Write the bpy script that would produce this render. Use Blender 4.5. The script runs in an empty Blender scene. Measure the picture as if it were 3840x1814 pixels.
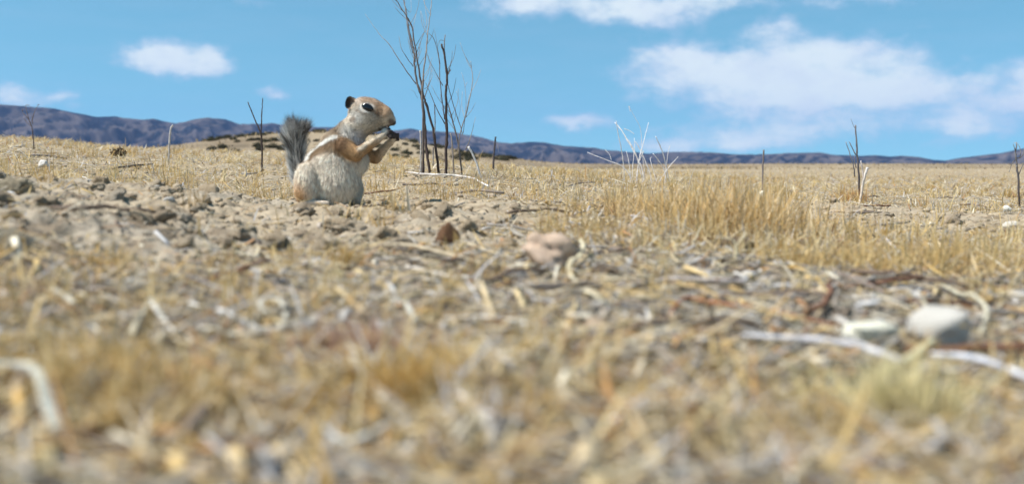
import bpy, math, random
import numpy as np
from mathutils import Vector, Matrix, Euler

S = bpy.context.scene
COL = S.collection
rng = np.random.default_rng(48)
random.seed(48)

# ------------------------------------------------------------------ camera, sky, sun, exposure
FPX = 3688.0                      # focal length in pixels of the 3840 px wide photograph
CAMZ = 0.13
HOR = 605.0                       # row of the true horizon
PITCH = math.atan((907 - HOR) / FPX)
cd = bpy.data.cameras.new('camera')
cam = bpy.data.objects.new('camera', cd); COL.objects.link(cam)
cd.sensor_width = 36; cd.lens = 36 * FPX / 3840
cam.location = (0, 0, CAMZ); cam.rotation_euler = (math.pi / 2 - PITCH, 0, 0)
cd.clip_start = 0.02; cd.clip_end = 30000
cd.dof.use_dof = True; cd.dof.focus_distance = 2.0; cd.dof.aperture_fstop = 6.8
S.camera = cam

SUN_EL, SUN_AZ = math.radians(57), math.radians(-110)      # azimuth from +Y, negative = left
w = bpy.data.worlds.new('World'); S.world = w; w.use_nodes = True
NT = w.node_tree; NT.nodes.clear()
def wn(t, **k):
    n = NT.nodes.new(t)
    for a, b in k.items(): setattr(n, a, b)
    return n
sky = wn('ShaderNodeTexSky', sky_type='NISHITA', sun_disc=False, sun_elevation=SUN_EL, sun_rotation=SUN_AZ)
sky.altitude = 600; sky.air_density = 1.0; sky.dust_density = 0.15; sky.ozone_density = 2.2
SKY_STR = 0.095
# the deep blue of a dry summer sky reaches almost down to the horizon: the sky is looked up a little higher than the view
stc = wn('ShaderNodeTexCoord'); smp = wn('ShaderNodeVectorMath', operation='MULTIPLY_ADD'); NT.links.new(stc.outputs['Generated'], smp.inputs[0])
smp.inputs[1].default_value = (1, 1, .85); smp.inputs[2].default_value = (0, 0, .15); snm = wn('ShaderNodeVectorMath', operation='NORMALIZE')
NT.links.new(smp.outputs[0], snm.inputs[0]); NT.links.new(snm.outputs[0], sky.inputs['Vector'])
tint = wn('ShaderNodeMix', data_type='RGBA', blend_type='MULTIPLY'); tint.inputs[0].default_value = 1
NT.links.new(sky.outputs[0], tint.inputs[6]); tint.inputs[7].default_value = (0.82, 1.27, 1.13, 1)
bg = wn('ShaderNodeBackground'); bg.inputs[1].default_value = SKY_STR
NT.links.new(tint.outputs[2], bg.inputs[0])

def pix_dir(px, py):
    xc, yc = (px - 1920) / FPX, (907 - py) / FPX
    cp, sp = math.cos(PITCH), math.sin(PITCH)
    return Vector((xc, cp + yc * sp, -sp + yc * cp)).normalized()
def azel(px, py):
    d = pix_dir(px, py); return math.atan2(d.x, d.y), math.asin(d.z)
# cloud banks of the sky, given by where they stand in the sky (azimuth, elevation, width, height, thickness)
CL = [(615, 200, 112, 58, 1.15), (560, 228, 95, 26, .6), (690, 232, 160, 32, .8), (785, 205, 60, 46, .75), (20, 362, 110, 48, .9),
      (1005, 348, 55, 26, .8), (240, 396, 60, 24, .7), (1950, 25, 150, 52, .8), (2130, 5, 260, 52, .7), (2200, 55, 100, 22, .4), (2430, 52, 120, 50, .85),
      (2560, 0, 320, 36, .75), (2700, 28, 80, 40, .5), (2540, 238, 170, 86, .95), (2960, 222, 190, 66, 1.0), (2790, 292, 260, 68, .95),
      (3050, 320, 360, 78, 1.05), (3370, 328, 330, 66, .9), (3300, 196, 170, 48, .75), (3020, 372, 330, 40, .75), (2945, 100, 90, 46, .75),
      (3300, -5, 260, 38, .5), (3840, 335, 75, 70, .8), (3770, 375, 80, 24, .55), (3630, 430, 95, 34, .85), (3690, 487, 70, 28, .6), (2140, 458, 80, 34, .85), (2250, 462, 70, 26, .6),
      (2500, 525, 120, 40, .72), (2850, 525, 190, 44, .95), (1905, 233, 75, 20, .35), (2400, 552, 120, 26, .4), (3150, 470, 420, 46, .42),
      (3000, 430, 300, 40, .4), (3550, 540, 300, 30, .3), (930, 5, 70, 18, .35)]
tc = wn('ShaderNodeTexCoord')
sep = wn('ShaderNodeSeparateXYZ'); NT.links.new(tc.outputs['Generated'], sep.inputs[0])
def mth(op, a, b=None, clamp=False):
    n = wn('ShaderNodeMath', operation=op, use_clamp=clamp)
    for i, v in enumerate((a, b)):
        if v is None: continue
        if isinstance(v, (int, float)): n.inputs[i].default_value = v
        else: NT.links.new(v, n.inputs[i])
    return n.outputs[0]
az = mth('ARCTAN2', sep.outputs[0], sep.outputs[1]); el = mth('ARCSINE', sep.outputs[2])
cmb = wn('ShaderNodeCombineXYZ'); NT.links.new(az, cmb.inputs[0]); NT.links.new(el, cmb.inputs[1])
def noise(scale, detail, sy, rough=.55):
    mp = wn('ShaderNodeVectorMath', operation='MULTIPLY'); NT.links.new(cmb.outputs[0], mp.inputs[0]); mp.inputs[1].default_value = (1, sy, 1)
    n = wn('ShaderNodeTexNoise'); n.inputs['Scale'].default_value = scale; n.inputs['Detail'].default_value = detail; n.inputs['Roughness'].default_value = rough
    NT.links.new(mp.outputs[0], n.inputs['Vector']); return n
nb, nf, ns = noise(16, 5, 1.7), noise(30, 8, 1.7, .6), noise(9, 4, 5.5)
wv = wn('ShaderNodeVectorMath', operation='MULTIPLY_ADD')
NT.links.new(nb.outputs['Color'], wv.inputs[0]); wv.inputs[1].default_value = (.07, .032, 0); NT.links.new(cmb.outputs[0], wv.inputs[2])
fld = None
for px, py, rx, ry, st in CL:
    a, e = azel(px, py)
    n1 = wn('ShaderNodeVectorMath', operation='SUBTRACT'); NT.links.new(wv.outputs[0], n1.inputs[0]); n1.inputs[1].default_value = (a + .035, e + .016, .0)
    n2 = wn('ShaderNodeVectorMath', operation='MULTIPLY'); NT.links.new(n1.outputs[0], n2.inputs[0]); n2.inputs[1].default_value = (FPX / rx / 1.12, FPX / ry / 1.12, 0)
    n3 = wn('ShaderNodeVectorMath', operation='DOT_PRODUCT'); NT.links.new(n2.outputs[0], n3.inputs[0]); NT.links.new(n2.outputs[0], n3.inputs[1])
    v = mth('MULTIPLY', mth('POWER', 2.718, mth('MULTIPLY', n3.outputs['Value'], -1.0)), st * .86)
    fld = v if fld is None else mth('SUBTRACT', mth('ADD', fld, v), mth('MULTIPLY', fld, v))
# the same kind of broken cloud goes on round the rest of the sky
out1 = mth('GREATER_THAN', mth('ABSOLUTE', az), .62); out2 = mth('GREATER_THAN', el, .30)
other = mth('MULTIPLY', mth('MAXIMUM', out1, out2), mth('MULTIPLY', mth('SUBTRACT', noise(3.2, 3, 2.2).outputs[0], .5), 3.2))
fld = mth('MAXIMUM', fld, other)
dens = mth('ADD', fld, mth('MULTIPLY', mth('SUBTRACT', nf.outputs[0], .5), 1.0))
mr = wn('ShaderNodeMapRange', interpolation_type='SMOOTHSTEP'); NT.links.new(dens, mr.inputs[0])
mr.inputs[1].default_value = .14; mr.inputs[2].default_value = .90; mr.inputs[3].default_value = 0; mr.inputs[4].default_value = .92
veil = mth('MULTIPLY', mth('SUBTRACT', ns.outputs[0], .42, True), .22)
fac = mth('MAXIMUM', mr.outputs[0], veil)
cc = wn('ShaderNodeMix', data_type='RGBA'); NT.links.new(mth('ADD', mth('MULTIPLY', mr.outputs[0], 1.1), mth('MULTIPLY', mth('SUBTRACT', nb.outputs[0], .55), 1.6), True), cc.inputs[0])
cc.inputs[6].default_value = (.43, .50, .66, 1); cc.inputs[7].default_value = (.60, .67, .71, 1)
cb = wn('ShaderNodeBackground'); NT.links.new(cc.outputs[2], cb.inputs[0]); cb.inputs[1].default_value = 1.0
ms = wn('ShaderNodeMixShader'); NT.links.new(fac, ms.inputs[0]); NT.links.new(bg.outputs[0], ms.inputs[1]); NT.links.new(cb.outputs[0], ms.inputs[2])
wo = wn('ShaderNodeOutputWorld'); NT.links.new(ms.outputs[0], wo.inputs[0])

ld = bpy.data.lights.new('sun', 'SUN'); ld.energy = 5.0; ld.angle = math.radians(.53); ld.color = (1, .955, .88)
sun = bpy.data.objects.new('sun', ld); COL.objects.link(sun)
sdir = Vector((math.sin(SUN_AZ) * math.cos(SUN_EL), math.cos(SUN_AZ) * math.cos(SUN_EL), math.sin(SUN_EL)))
sun.rotation_euler = sdir.to_track_quat('Z', 'Y').to_euler(); sun.location = (-3, 1, 5)
vs = S.view_settings; S.display_settings.display_device = 'sRGB'
vs.view_transform = 'Standard'; vs.look = 'None'; vs.exposure = 0.5; vs.gamma = 1; vs.use_curve_mapping = False
S.cycles.use_denoising = True; S.cycles.max_bounces = 8; S.cycles.diffuse_bounces = 3; S.cycles.volume_bounces = 0; S.cycles.transparent_max_bounces = 8

# ------------------------------------------------------------------ numpy noise
def _h(ix, iy, s):
    n = (ix.astype(np.int64) * 374761393 + iy.astype(np.int64) * 668265263 + s * 982451653) & 0xffffffff
    n = ((n ^ (n >> 13)) * 1274126177) & 0xffffffff
    return ((n ^ (n >> 16)) & 0xffff) / 65535.0
def vnoise(x, y, s=0):
    ix, iy = np.floor(x), np.floor(y); fx, fy = x - ix, y - iy
    ux, uy = fx * fx * fx * (fx * (fx * 6 - 15) + 10), fy * fy * fy * (fy * (fy * 6 - 15) + 10)
    ix = ix.astype(np.int64); iy = iy.astype(np.int64)
    a, b, c, d = _h(ix, iy, s), _h(ix + 1, iy, s), _h(ix, iy + 1, s), _h(ix + 1, iy + 1, s)
    return (a + (b - a) * ux) * (1 - uy) + (c + (d - c) * ux) * uy - .5
def fbm(x, y, o=4, s=0, g=.5):
    r = 0; a = 1
    for i in range(o):
        r = r + a * vnoise(x, y, s + i); x = x * 2.03 + 7.1; y = y * 2.03 - 3.3; a *= g
    return r
def sstep(a, b, x):
    t = np.clip((x - a) / (b - a), 0, 1); return t * t * (3 - 2 * t)

# ------------------------------------------------------------------ the lie of the land
_cx = np.arctan((np.array([0, 600, 1000, 1300, 1600, 2000, 2500, 3000, 3840]) - 1920) / FPX)
_tab = """.02 .018 .018 .018 .018 .018 .018 .018 .018 .015
.2 .046 .044 .042 .042 .042 .042 .042 .041 .04
.35 .056 .052 .05 .05 .05 .05 .048 .045 .042
.6 .068 .062 .057 .056 .055 .054 .051 .047 .043
.9 .088 .076 .065 .062 .061 .058 .053 .046 .040
1.3 .104 .09 .078 .073 .073 .071 .061 .048 .037
1.8 .1 .085 .07 .065 .07 .072 .06 .045 .03
2.5 .12 .10 .085 .085 .095 .08 .058 .034 .022
4 .175 .135 .12 .115 .11 .075 .045 .015 .005
7 .265 .195 .175 .165 .125 .07 .03 -.01 -.02
10 .34 .235 .21 .20 .125 .055 .005 -.03 -.035
16 .30 .19 .18 .15 .06 .0 -.03 -.05 -.05
30 .0 -.1 -.1 -.1 -.12 -.12 -.09 -.07 -.07
60 -.5 -.5 -.5 -.5 -.5 -.4 -.28 -.25 -.25
120 -1 -1 -1 -1 -1 -.8 -.6 -.5 -.5
600 -5 -5 -5 -5 -5 -5 -5 -5 -5
2500 -22 -22 -22 -22 -22 -22 -22 -22 -22
12000 -70 -70 -70 -70 -70 -70 -70 -70 -70"""
_T = np.array([[float(v) for v in r.split()] for r in _tab.split('\n')])
_ld, _tz = np.log(_T[:, 0]), _T[:, 1:]
def _cr(p0, p1, p2, p3, t):
    return p1 + .5 * t * (p2 - p0 + t * (2 * p0 - 5 * p1 + 4 * p2 - p3 + t * (3 * (p1 - p2) + p3 - p0)))
def macro(x, y):
    x = np.asarray(x, float); y = np.asarray(y, float)
    d = np.maximum(np.hypot(x, y), .021); a = np.clip(np.arctan2(x, y), _cx[0], _cx[-1] - 1e-6)
    l = np.clip(np.log(d), _ld[0], _ld[-1] - 1e-6)
    i = np.clip(np.searchsorted(_ld, l, 'right') - 1, 0, len(_ld) - 2); j = np.clip(np.searchsorted(_cx, a, 'right') - 1, 0, len(_cx) - 2)
    u = (l - _ld[i]) / (_ld[i + 1] - _ld[i]); v = (a - _cx[j]) / (_cx[j + 1] - _cx[j])
    R = len(_ld) - 1; C = len(_cx) - 1; rows = []
    for q in (-1, 0, 1, 2):
        ii = np.clip(i + q, 0, R)
        rows.append(_cr(_tz[ii, np.clip(j - 1, 0, C)], _tz[ii, j], _tz[ii, j + 1], _tz[ii, np.clip(j + 2, 0, C)], v))
    z = _cr(rows[0], rows[1], rows[2], rows[3], u)
    dx = x + 16.6; dy = y - 90                                   # the brown knoll behind the squirrel
    z = z + 3.3 * np.exp(-.5 * (dx / np.where(dx > 0, 9.6, 13.0)) ** 2 - .5 * (dy / 16) ** 2)
    return z
def bare(x, y):                                                  # 1 where the soil is bare and cloddy
    d = np.hypot(x, y); t = x / np.maximum(y, .05)
    a = sstep(.52, .80, d + .25 * vnoise(x * 7, y * 7, 92)) * (1 - sstep(1.38, 1.55, d)) * (1 - sstep(-.02, .10, t + .10 * vnoise(x * 5, y * 5, 91)))
    b = sstep(1.35, 1.6, d) * (1 - sstep(2.0, 2.3, d)) * sstep(.24, .30, t)
    return np.clip(a + b, 0, 1)
def litter(x, y):
    t = x / np.maximum(y, .05); d = np.hypot(x, y)
    return sstep(.34, .42, d) * (1 - sstep(.74, .88, d)) * sstep(-.25, -.08, t + .1 * vnoise(x * 9, y * 9, 93)) * .9 + .35 * (1 - sstep(.5, .9, d)) * (vnoise(x * 12, y * 12, 94) > .02)
def Z(x, y):
    x = np.asarray(x, float); y = np.asarray(y, float); d = np.hypot(x, y); br = bare(x, y)
    near = 1 - sstep(6, 14, d)
    z = macro(x, y) + near * (.010 * fbm(x * 5, y * 5, 3, 3) * sstep(.15, .8, d) + .0055 * fbm(x * 26, y * 26, 3, 11) + .005 * (1 - sstep(.5, 1, d)) * fbm(x * 45, y * 45, 2, 13))
    c = np.abs(fbm(x * 42, y * 42, 3, 21)); z = z + near * (.002 + .007 * br) * (.35 - c)
    z = z - .0085 * np.exp(-((x + .235) / .12) ** 2 - ((y - 1.27) / .11) ** 2)         # the trodden spot where the squirrel sits
    z = z + (1 - near) * .05 * fbm(x * .5, y * .5, 3, 31) * sstep(6, 30, d)
    return z
_ds = np.exp(np.linspace(math.log(.2), math.log(60), 900))
def ground_at(px, py):
    d = pix_dir(px, py); k = _ds / d.y
    x, y, z = d.x * k, d.y * k, CAMZ + d.z * k
    below = np.nonzero(z < macro(x, y) + .0015)[0]
    i = below[0] if len(below) else -1
    return Vector((x[i], y[i], float(Z(x[i], y[i]))))
def at(px, py, Y):
    d = pix_dir(px, py); k = Y / d.y
    return Vector((d.x * k, Y, CAMZ + d.z * k))

# ------------------------------------------------------------------ builders
def mesh_np(name, V, faces, cols=None, smooth=True):
    """faces: list of (n,k) index arrays"""
    me = bpy.data.meshes.new(name); V = np.asarray(V, np.float32)
    faces = [np.asarray(f, np.int32) for f in faces if len(f)]
    idx = np.concatenate([f.ravel() for f in faces]); tot = np.concatenate([np.full(len(f), f.shape[1], np.int32) for f in faces])
    me.vertices.add(len(V)); me.vertices.foreach_set('co', V.ravel())
    me.loops.add(len(idx)); me.loops.foreach_set('vertex_index', idx)
    me.polygons.add(len(tot)); me.polygons.foreach_set('loop_start', np.concatenate([[0], np.cumsum(tot)[:-1]]).astype(np.int32))
    me.polygons.foreach_set('use_smooth', np.full(len(tot), smooth, bool))
    me.update(calc_edges=True); me.validate()
    if cols is not None:
        at_ = me.color_attributes.new('Col', 'FLOAT_COLOR', 'POINT')
        c = np.ones((len(V), 4), np.float32); c[:, :3] = cols; at_.data.foreach_set('color', c.ravel())
    return me
def link(name, me, mat=None, parent=None):
    o = bpy.data.objects.new(name, me); COL.objects.link(o)
    if mat and me is not None and not me.materials: me.materials.append(mat)
    if parent: o.parent = parent
    return o
def tag(o, label=None, cat=None, group=None, kind=None):
    for k, v in (('label', label), ('category', cat), ('group', group), ('kind', kind)):
        if v: o[k] = v
    return o
def tubes(paths, radii, sides=6, flat=1.0, cols=None, rough=0.0):
    """list of polylines -> verts, faces, colours; every tube closed at both ends"""
    V, Q, T, C = [], [], [], []; n0 = 0
    for pi, (P, R) in enumerate(zip(paths, radii)):
        P = np.asarray(P, float); n = len(P); R = np.broadcast_to(np.asarray(R, float), (n,))
        tg = np.gradient(P, axis=0); tg /= np.linalg.norm(tg, axis=1)[:, None] + 1e-12
        ref = np.array([0, 0, 1.]) if abs(tg[:, 2]).mean() < .75 else np.array([0, 1., 0])
        a = np.cross(tg, ref); a /= np.linalg.norm(a, axis=1)[:, None] + 1e-12; b = np.cross(a, tg)
        th = np.arange(sides) / sides * 2 * np.pi
        rr = R[:, None] * (1 + rough * (rng.random((n, sides)) - .5))
        ring = P[:, None] + rr[..., None] * (np.cos(th)[None, :, None] * a[:, None] + flat * np.sin(th)[None, :, None] * b[:, None])
        V.append(ring.reshape(-1, 3)); V.append(P[[0, -1]])
        i = np.arange(n - 1)[:, None] * sides; j = np.arange(sides)[None]; j2 = (j + 1) % sides
        Q.append(n0 + np.stack([i + j, i + j2, i + sides + j2, i + sides + j], -1).reshape(-1, 4))
        e = n * sides; jj = np.arange(sides); T.append(n0 + np.stack([np.full(sides, e), (jj + 1) % sides, jj], -1))
        T.append(n0 + np.stack([np.full(sides, e + 1), (n - 1) * sides + jj, (n - 1) * sides + (jj + 1) % sides], -1))
        if cols is not None:
            c = np.asarray(cols[pi], float); c = np.broadcast_to(c, (n, 3))
            C.append(np.repeat(c, sides, 0)); C.append(c[[0, -1]])
        n0 += n * sides + 2
    return np.concatenate(V), [np.concatenate(Q), np.concatenate(T)], (np.concatenate(C) if cols is not None else None)
def spline(pts, n=6, wob=0.0):
    P = np.asarray([list(p) for p in pts], float); m = len(P); out = []
    for i in range(m - 1):
        a, b, c, d = P[max(i - 1, 0)], P[i], P[i + 1], P[min(i + 2, m - 1)]
        for k in range(n): out.append(_cr(a, b, c, d, k / n))
    out.append(P[-1]); out = np.array(out)
    if wob: out[1:-1] += (rng.random((len(out) - 2, 3)) - .5) * wob
    return out

# ------------------------------------------------------------------ materials
def mat(name): 
    m = bpy.data.materials.new(name); m.use_nodes = True; nt = m.node_tree
    return m, nt, nt.nodes['Principled BSDF']
def N(nt, t, **k):
    n = nt.nodes.new(t)
    for a, b in k.items(): setattr(n, a, b)
    return n
def attr_mat(name, rough=.85, nscale=0, namt=.3, bump=0, bscale=300, spec=.25, trans=0):
    m, nt, b = mat(name)
    at_ = N(nt, 'ShaderNodeAttribute', attribute_name='Col'); src = at_.outputs['Color']
    tcn = N(nt, 'ShaderNodeTexCoord')
    if nscale:
        nz = N(nt, 'ShaderNodeTexNoise'); nz.inputs['Scale'].default_value = nscale; nz.inputs['Detail'].default_value = 5
        nt.links.new(tcn.outputs['Object'], nz.inputs['Vector'])
        r = N(nt, 'ShaderNodeMapRange'); r.inputs[1].default_value = .3; r.inputs[2].default_value = .7; r.inputs[3].default_value = 1 - namt; r.inputs[4].default_value = 1 + namt
        nt.links.new(nz.outputs[0], r.inputs[0])
        mx = N(nt, 'ShaderNodeVectorMath', operation='SCALE'); nt.links.new(src, mx.inputs[0]); nt.links.new(r.outputs[0], mx.inputs['Scale']); src = mx.outputs[0]
    nt.links.new(src, b.inputs['Base Color']); b.inputs['Roughness'].default_value = rough; b.inputs['Specular IOR Level'].default_value = spec
    if bump:
        nz = N(nt, 'ShaderNodeTexNoise'); nz.inputs['Scale'].default_value = bscale; nz.inputs['Detail'].default_value = 4
        nt.links.new(tcn.outputs['Object'], nz.inputs['Vector'])
        bp = N(nt, 'ShaderNodeBump'); bp.inputs['Strength'].default_value = bump; bp.inputs['Distance'].default_value = .002
        nt.links.new(nz.outputs[0], bp.inputs['Height']); nt.links.new(bp.outputs[0], b.inputs['Normal'])
    if trans:
        tr = N(nt, 'ShaderNodeBsdfTranslucent'); nt.links.new(src, tr.inputs[0])
        mxs = N(nt, 'ShaderNodeMixShader'); mxs.inputs[0].default_value = trans
        nt.links.new(b.outputs[0], mxs.inputs[1]); nt.links.new(tr.outputs[0], mxs.inputs[2])
        nt.links.new(mxs.outputs[0], nt.nodes['Material Output'].inputs[0])
    return m
M_GRASS = attr_mat('dry_grass_blades', .7, trans=.32, spec=.3)
M_STRAW = attr_mat('straw', .6, nscale=160, namt=.18, spec=.35)
M_CLOD = attr_mat('clod_soil', .95, nscale=180, namt=.22, bump=.8, bscale=500, spec=.1)
M_STONE = attr_mat('stone', .85, nscale=90, namt=.2, bump=.6, bscale=260, spec=.2)
M_WOOD = attr_mat('weathered_stem', .8, nscale=120, namt=.3, bump=.4, bscale=400, spec=.2)
M_FUR = attr_mat('fur', .75, spec=.15, trans=.18)
M_SKIN = attr_mat('coat', .9, nscale=900, namt=.18, spec=.1)
M_SHRUB = attr_mat('shrub_leaves', .9, spec=.1, trans=.1)
m, nt, b = mat('eye_black'); b.inputs['Base Color'].default_value = (.006, .006, .008, 1); b.inputs['Roughness'].default_value = .12; M_EYE = m
m, nt, b = mat('nose_dark'); b.inputs['Base Color'].default_value = (.025, .018, .016, 1); b.inputs['Roughness'].default_value = .45; M_NOSE = m
nz = N(nt, 'ShaderNodeTexNoise'); nz.inputs['Scale'].default_value = 900; bp = N(nt, 'ShaderNodeBump'); bp.inputs['Strength'].default_value = .3
nt.links.new(nz.outputs[0], bp.inputs['Height']); nt.links.new(bp.outputs[0], b.inputs['Normal'])

# ------------------------------------------------------------------ ground sheet
def build_ground():
    fine = np.radians(np.arange(-40, 40.01, .18)); mid = np.arange(40.6, 63, .6); A = np.concatenate([-np.radians(mid[::-1]), fine, np.radians(mid), np.radians(np.linspace(66, 294, 77))])
    rr = [.03]
    while rr[-1] < 11500:
        r = rr[-1]; rr.append(r * (1.0034 if .62 < r < 1.6 else 1.0055 if .2 < r < 3.2 else 1.012 if r < 12 else 1.03 if r < 300 else 1.08) + 1e-4 * (r < .2) * 30)
    R = np.array(rr); x = R[:, None] * np.sin(A)[None]; y = R[:, None] * np.cos(A)[None]
    z = Z(x, y); d = np.hypot(x, y)
    z += (1 - sstep(2, 4, d)) * (.0022 * fbm(x * 120, y * 120, 3, 51) + .0058 * bare(x, y) * (fbm(x * 60, y * 60, 5, 57, .68) - .6 * np.maximum(fbm(x * 38, y * 38, 2, 58) - .18, 0) * 3))
    nr, na = z.shape; V = np.stack([x, y, z], -1).reshape(-1, 3); V = np.vstack([V, [[0, 0, float(Z(0., .001))]]])
    i = np.arange(nr - 1)[:, None] * na; j = np.arange(na)[None]; j2 = (j + 1) % na
    Q = np.stack([i + j2, i + j, i + na + j, i + na + j2], -1).reshape(-1, 4)
    jj = np.arange(na); T = np.stack([np.full(na, len(V) - 1), jj, (jj + 1) % na], -1)[:, ::-1]
    X, Y = V[:, 0], V[:, 1]; D = np.hypot(X, Y)
    n1 = fbm(X * 3, Y * 3, 4, 61); n2 = fbm(X * 30, Y * 30, 3, 65); br = bare(X, Y)
    soil = np.array([.355, .282, .193]); grey = np.array([.32, .275, .215]); gold = np.array([.30, .215, .11]); dk = np.array([.17, .13, .09])
    t = np.clip(.5 + 1.1 * n1 + .4 * n2, 0, 1)[:, None]; c = soil * (1 - t) + grey * t
    g = (np.clip(.35 + .8 * n1 + .5 * n2, 0, 1) * (1 - br))[:, None] * (.35 + .55 * sstep(1.5, 8, D))[:, None]; c = c * (1 - g) + gold * g
    k = (.75 * sstep(.10, .42, -n2) * (1 - sstep(8, 25, D)))[:, None]; c = c * (1 - k) + dk * k
    lz = (.75 * np.clip(litter(X, Y), 0, 1))[:, None]; c = c * (1 - lz) + np.array([.16, .135, .115]) * lz
    n3 = fbm(X * .09, Y * .09, 4, 71)[:, None]; f = sstep(25, 70, D)[:, None] * (.5 + n3)
    c = c * (1 - f) + (np.array([.165, .125, .085]) * (1 + 1.1 * fbm(X * .4, Y * .4, 3, 73))[:, None]) * f
    o = link('ground', mesh_np('ground', V, [Q, T], c), attr_mat('dry_soil', .95, nscale=70, namt=.22, bump=.7, bscale=420, spec=.08))
    tag(o, kind='structure')
build_ground()

# ------------------------------------------------------------------ far hills
SKYL = [(-1600, 395), (-900, 360), (-400, 372), (0, 390), (103, 401), (218, 407), (296, 427), (370, 439), (440, 439), (546, 451), (583, 446), (666, 462), (698, 458), (740, 447), (797, 442),
        (855, 449), (904, 466), (1000, 467), (1025, 463), (1150, 476), (1300, 480), (1420, 492), (1488, 489), (1540, 484), (1580, 489), (1672, 493), (1752, 506), (1810, 517), (1872, 535),
        (1917, 540), (1981, 532), (2035, 533), (2116, 547), (2225, 553), (2279, 563), (2424, 576), (2523, 570), (2659, 571), (2749, 579), (2840, 580), (2890, 577), (3005, 573), (3071, 573),
        (3129, 581), (3227, 585), (3277, 582), (3334, 587), (3375, 584), (3441, 589), (3499, 600), (3540, 602), (3601, 591), (3684, 581), (3745, 575), (3803, 562), (3840, 554), (4200, 520), (5200, 480), (6500, 500)]
def build_hills():
    az_ = np.array([math.atan((p - 1920) / FPX) for p, _ in SKYL]); hh = []
    for p, q in SKYL:
        d = pix_dir(p, q); hh.append(d.z / math.hypot(d.x, d.y))
    A = np.linspace(math.radians(-52), math.radians(52), 1500); R0 = 4200.0
    H = np.interp(A, az_, hh) * R0 + CAMZ
    R = np.concatenate([np.linspace(2600, 4200, 90), np.linspace(4230, 5600, 20)])
    a, r = np.meshgrid(A, R); X, Y = r * np.sin(a), r * np.cos(a)
    Hh = np.broadcast_to(H, a.shape) + 26
    s = np.where(r < R0, sstep(2750, R0 + 500, r) / float(sstep(2750, R0 + 500, np.array(R0))), 1 - .8 * sstep(R0, 5600, r))
    wx = X + 120 * fbm(X / 400, Y / 400, 3, 81); wy = Y + 120 * fbm(X / 400, Y / 400, 3, 85)
    rid = 1 - 2 * np.abs(fbm(wx / 260, wy / 900, 4, 83, .55)); rid2 = 1 - 2 * np.abs(fbm(wx / 90, wy / 240, 4, 87, .55))
    edge = np.clip(np.abs(r - R0) / 700, 0, 1) ** .7 * sstep(2600, 2900, r)
    z = -26 + Hh * s + edge * (np.minimum(Hh, 150) * .75 * (rid - .75) + np.minimum(Hh, 110) * .42 * (rid2 - .75))
    z = z + 5 * (1 - edge) * fbm(X / 60, Y / 60, 3, 89) * np.clip(Hh / 150, .2, 1)
    lim = (np.broadcast_to(H, a.shape) - CAMZ) / R0 * r + CAMZ                        # no spur rises above the crest line
    z = np.where(r < R0, np.minimum(z, lim - .004 * (R0 - r)), z); z[0] = -60
    V = np.stack([X, Y, z], -1).reshape(-1, 3); nr, na = z.shape
    i = np.arange(nr - 1)[:, None] * na; j = np.arange(na - 1)[None]
    Q = np.stack([i + j + 1, i + j, i + na + j, i + na + j + 1], -1).reshape(-1, 4)
    spur_lit = np.clip(.5 + .9 * (rid.ravel() - .75) + .6 * (rid2.ravel() - .75), 0, 1)
    n = fbm(X.ravel() / 45, Y.ravel() / 45, 4, 95); scr = sstep(-.05, .25, n + .25 * (.5 - spur_lit))[:, None]
    c = np.array([.085, .072, .068]) * (1 - scr) + np.array([.010, .014, .020]) * scr  # bare spurs and dark scrub, contrast widened to paint sunlit ridge lines
    c = c * (.75 + .5 * spur_lit[:, None])  # lit spurs and shaded gullies put into the slope colour
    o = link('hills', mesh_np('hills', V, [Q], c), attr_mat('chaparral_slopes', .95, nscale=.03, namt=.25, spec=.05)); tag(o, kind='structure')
build_hills()

# ------------------------------------------------------------------ grass, straw and clods that nobody could count
PAL_GOLD = np.array([[.52, .36, .14], [.58, .43, .20], [.46, .30, .11], [.62, .50, .28], [.40, .27, .12], [.55, .40, .18]])
PAL_PALE = np.array([[.60, .52, .36], [.54, .46, .33], [.64, .58, .46], [.47, .42, .35], [.52, .41, .25], [.58, .45, .25]])
PAL_GREY = np.array([[.46, .45, .445], [.41, .40, .41], [.42, .39, .36], [.34, .29, .24], [.50, .47, .43], [.20, .15, .11], [.32, .18, .09], [.40, .22, .09], [.13, .10, .08]])
PAL_SOIL = np.array([[.37, .29, .2], [.34, .27, .195], [.40, .325, .235], [.32, .255, .18], [.36, .305, .235]])
def pick(pal, n, jit=.14):
    return pal[rng.integers(0, len(pal), n)] * (1 + jit * (rng.random((n, 1)) - .5) * 2)
def fan(n, d0, d1, amax=37):
    a = rng.uniform(-amax, amax, n); k = rng.random(n) < (.13 if amax > 36 else 0)
    a = np.radians(np.where(k, np.sign(a) * rng.uniform(amax, 62, n), a)); d = np.exp(rng.uniform(math.log(d0), math.log(d1), n))
    return d * np.sin(a), d * np.cos(a), d
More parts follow.
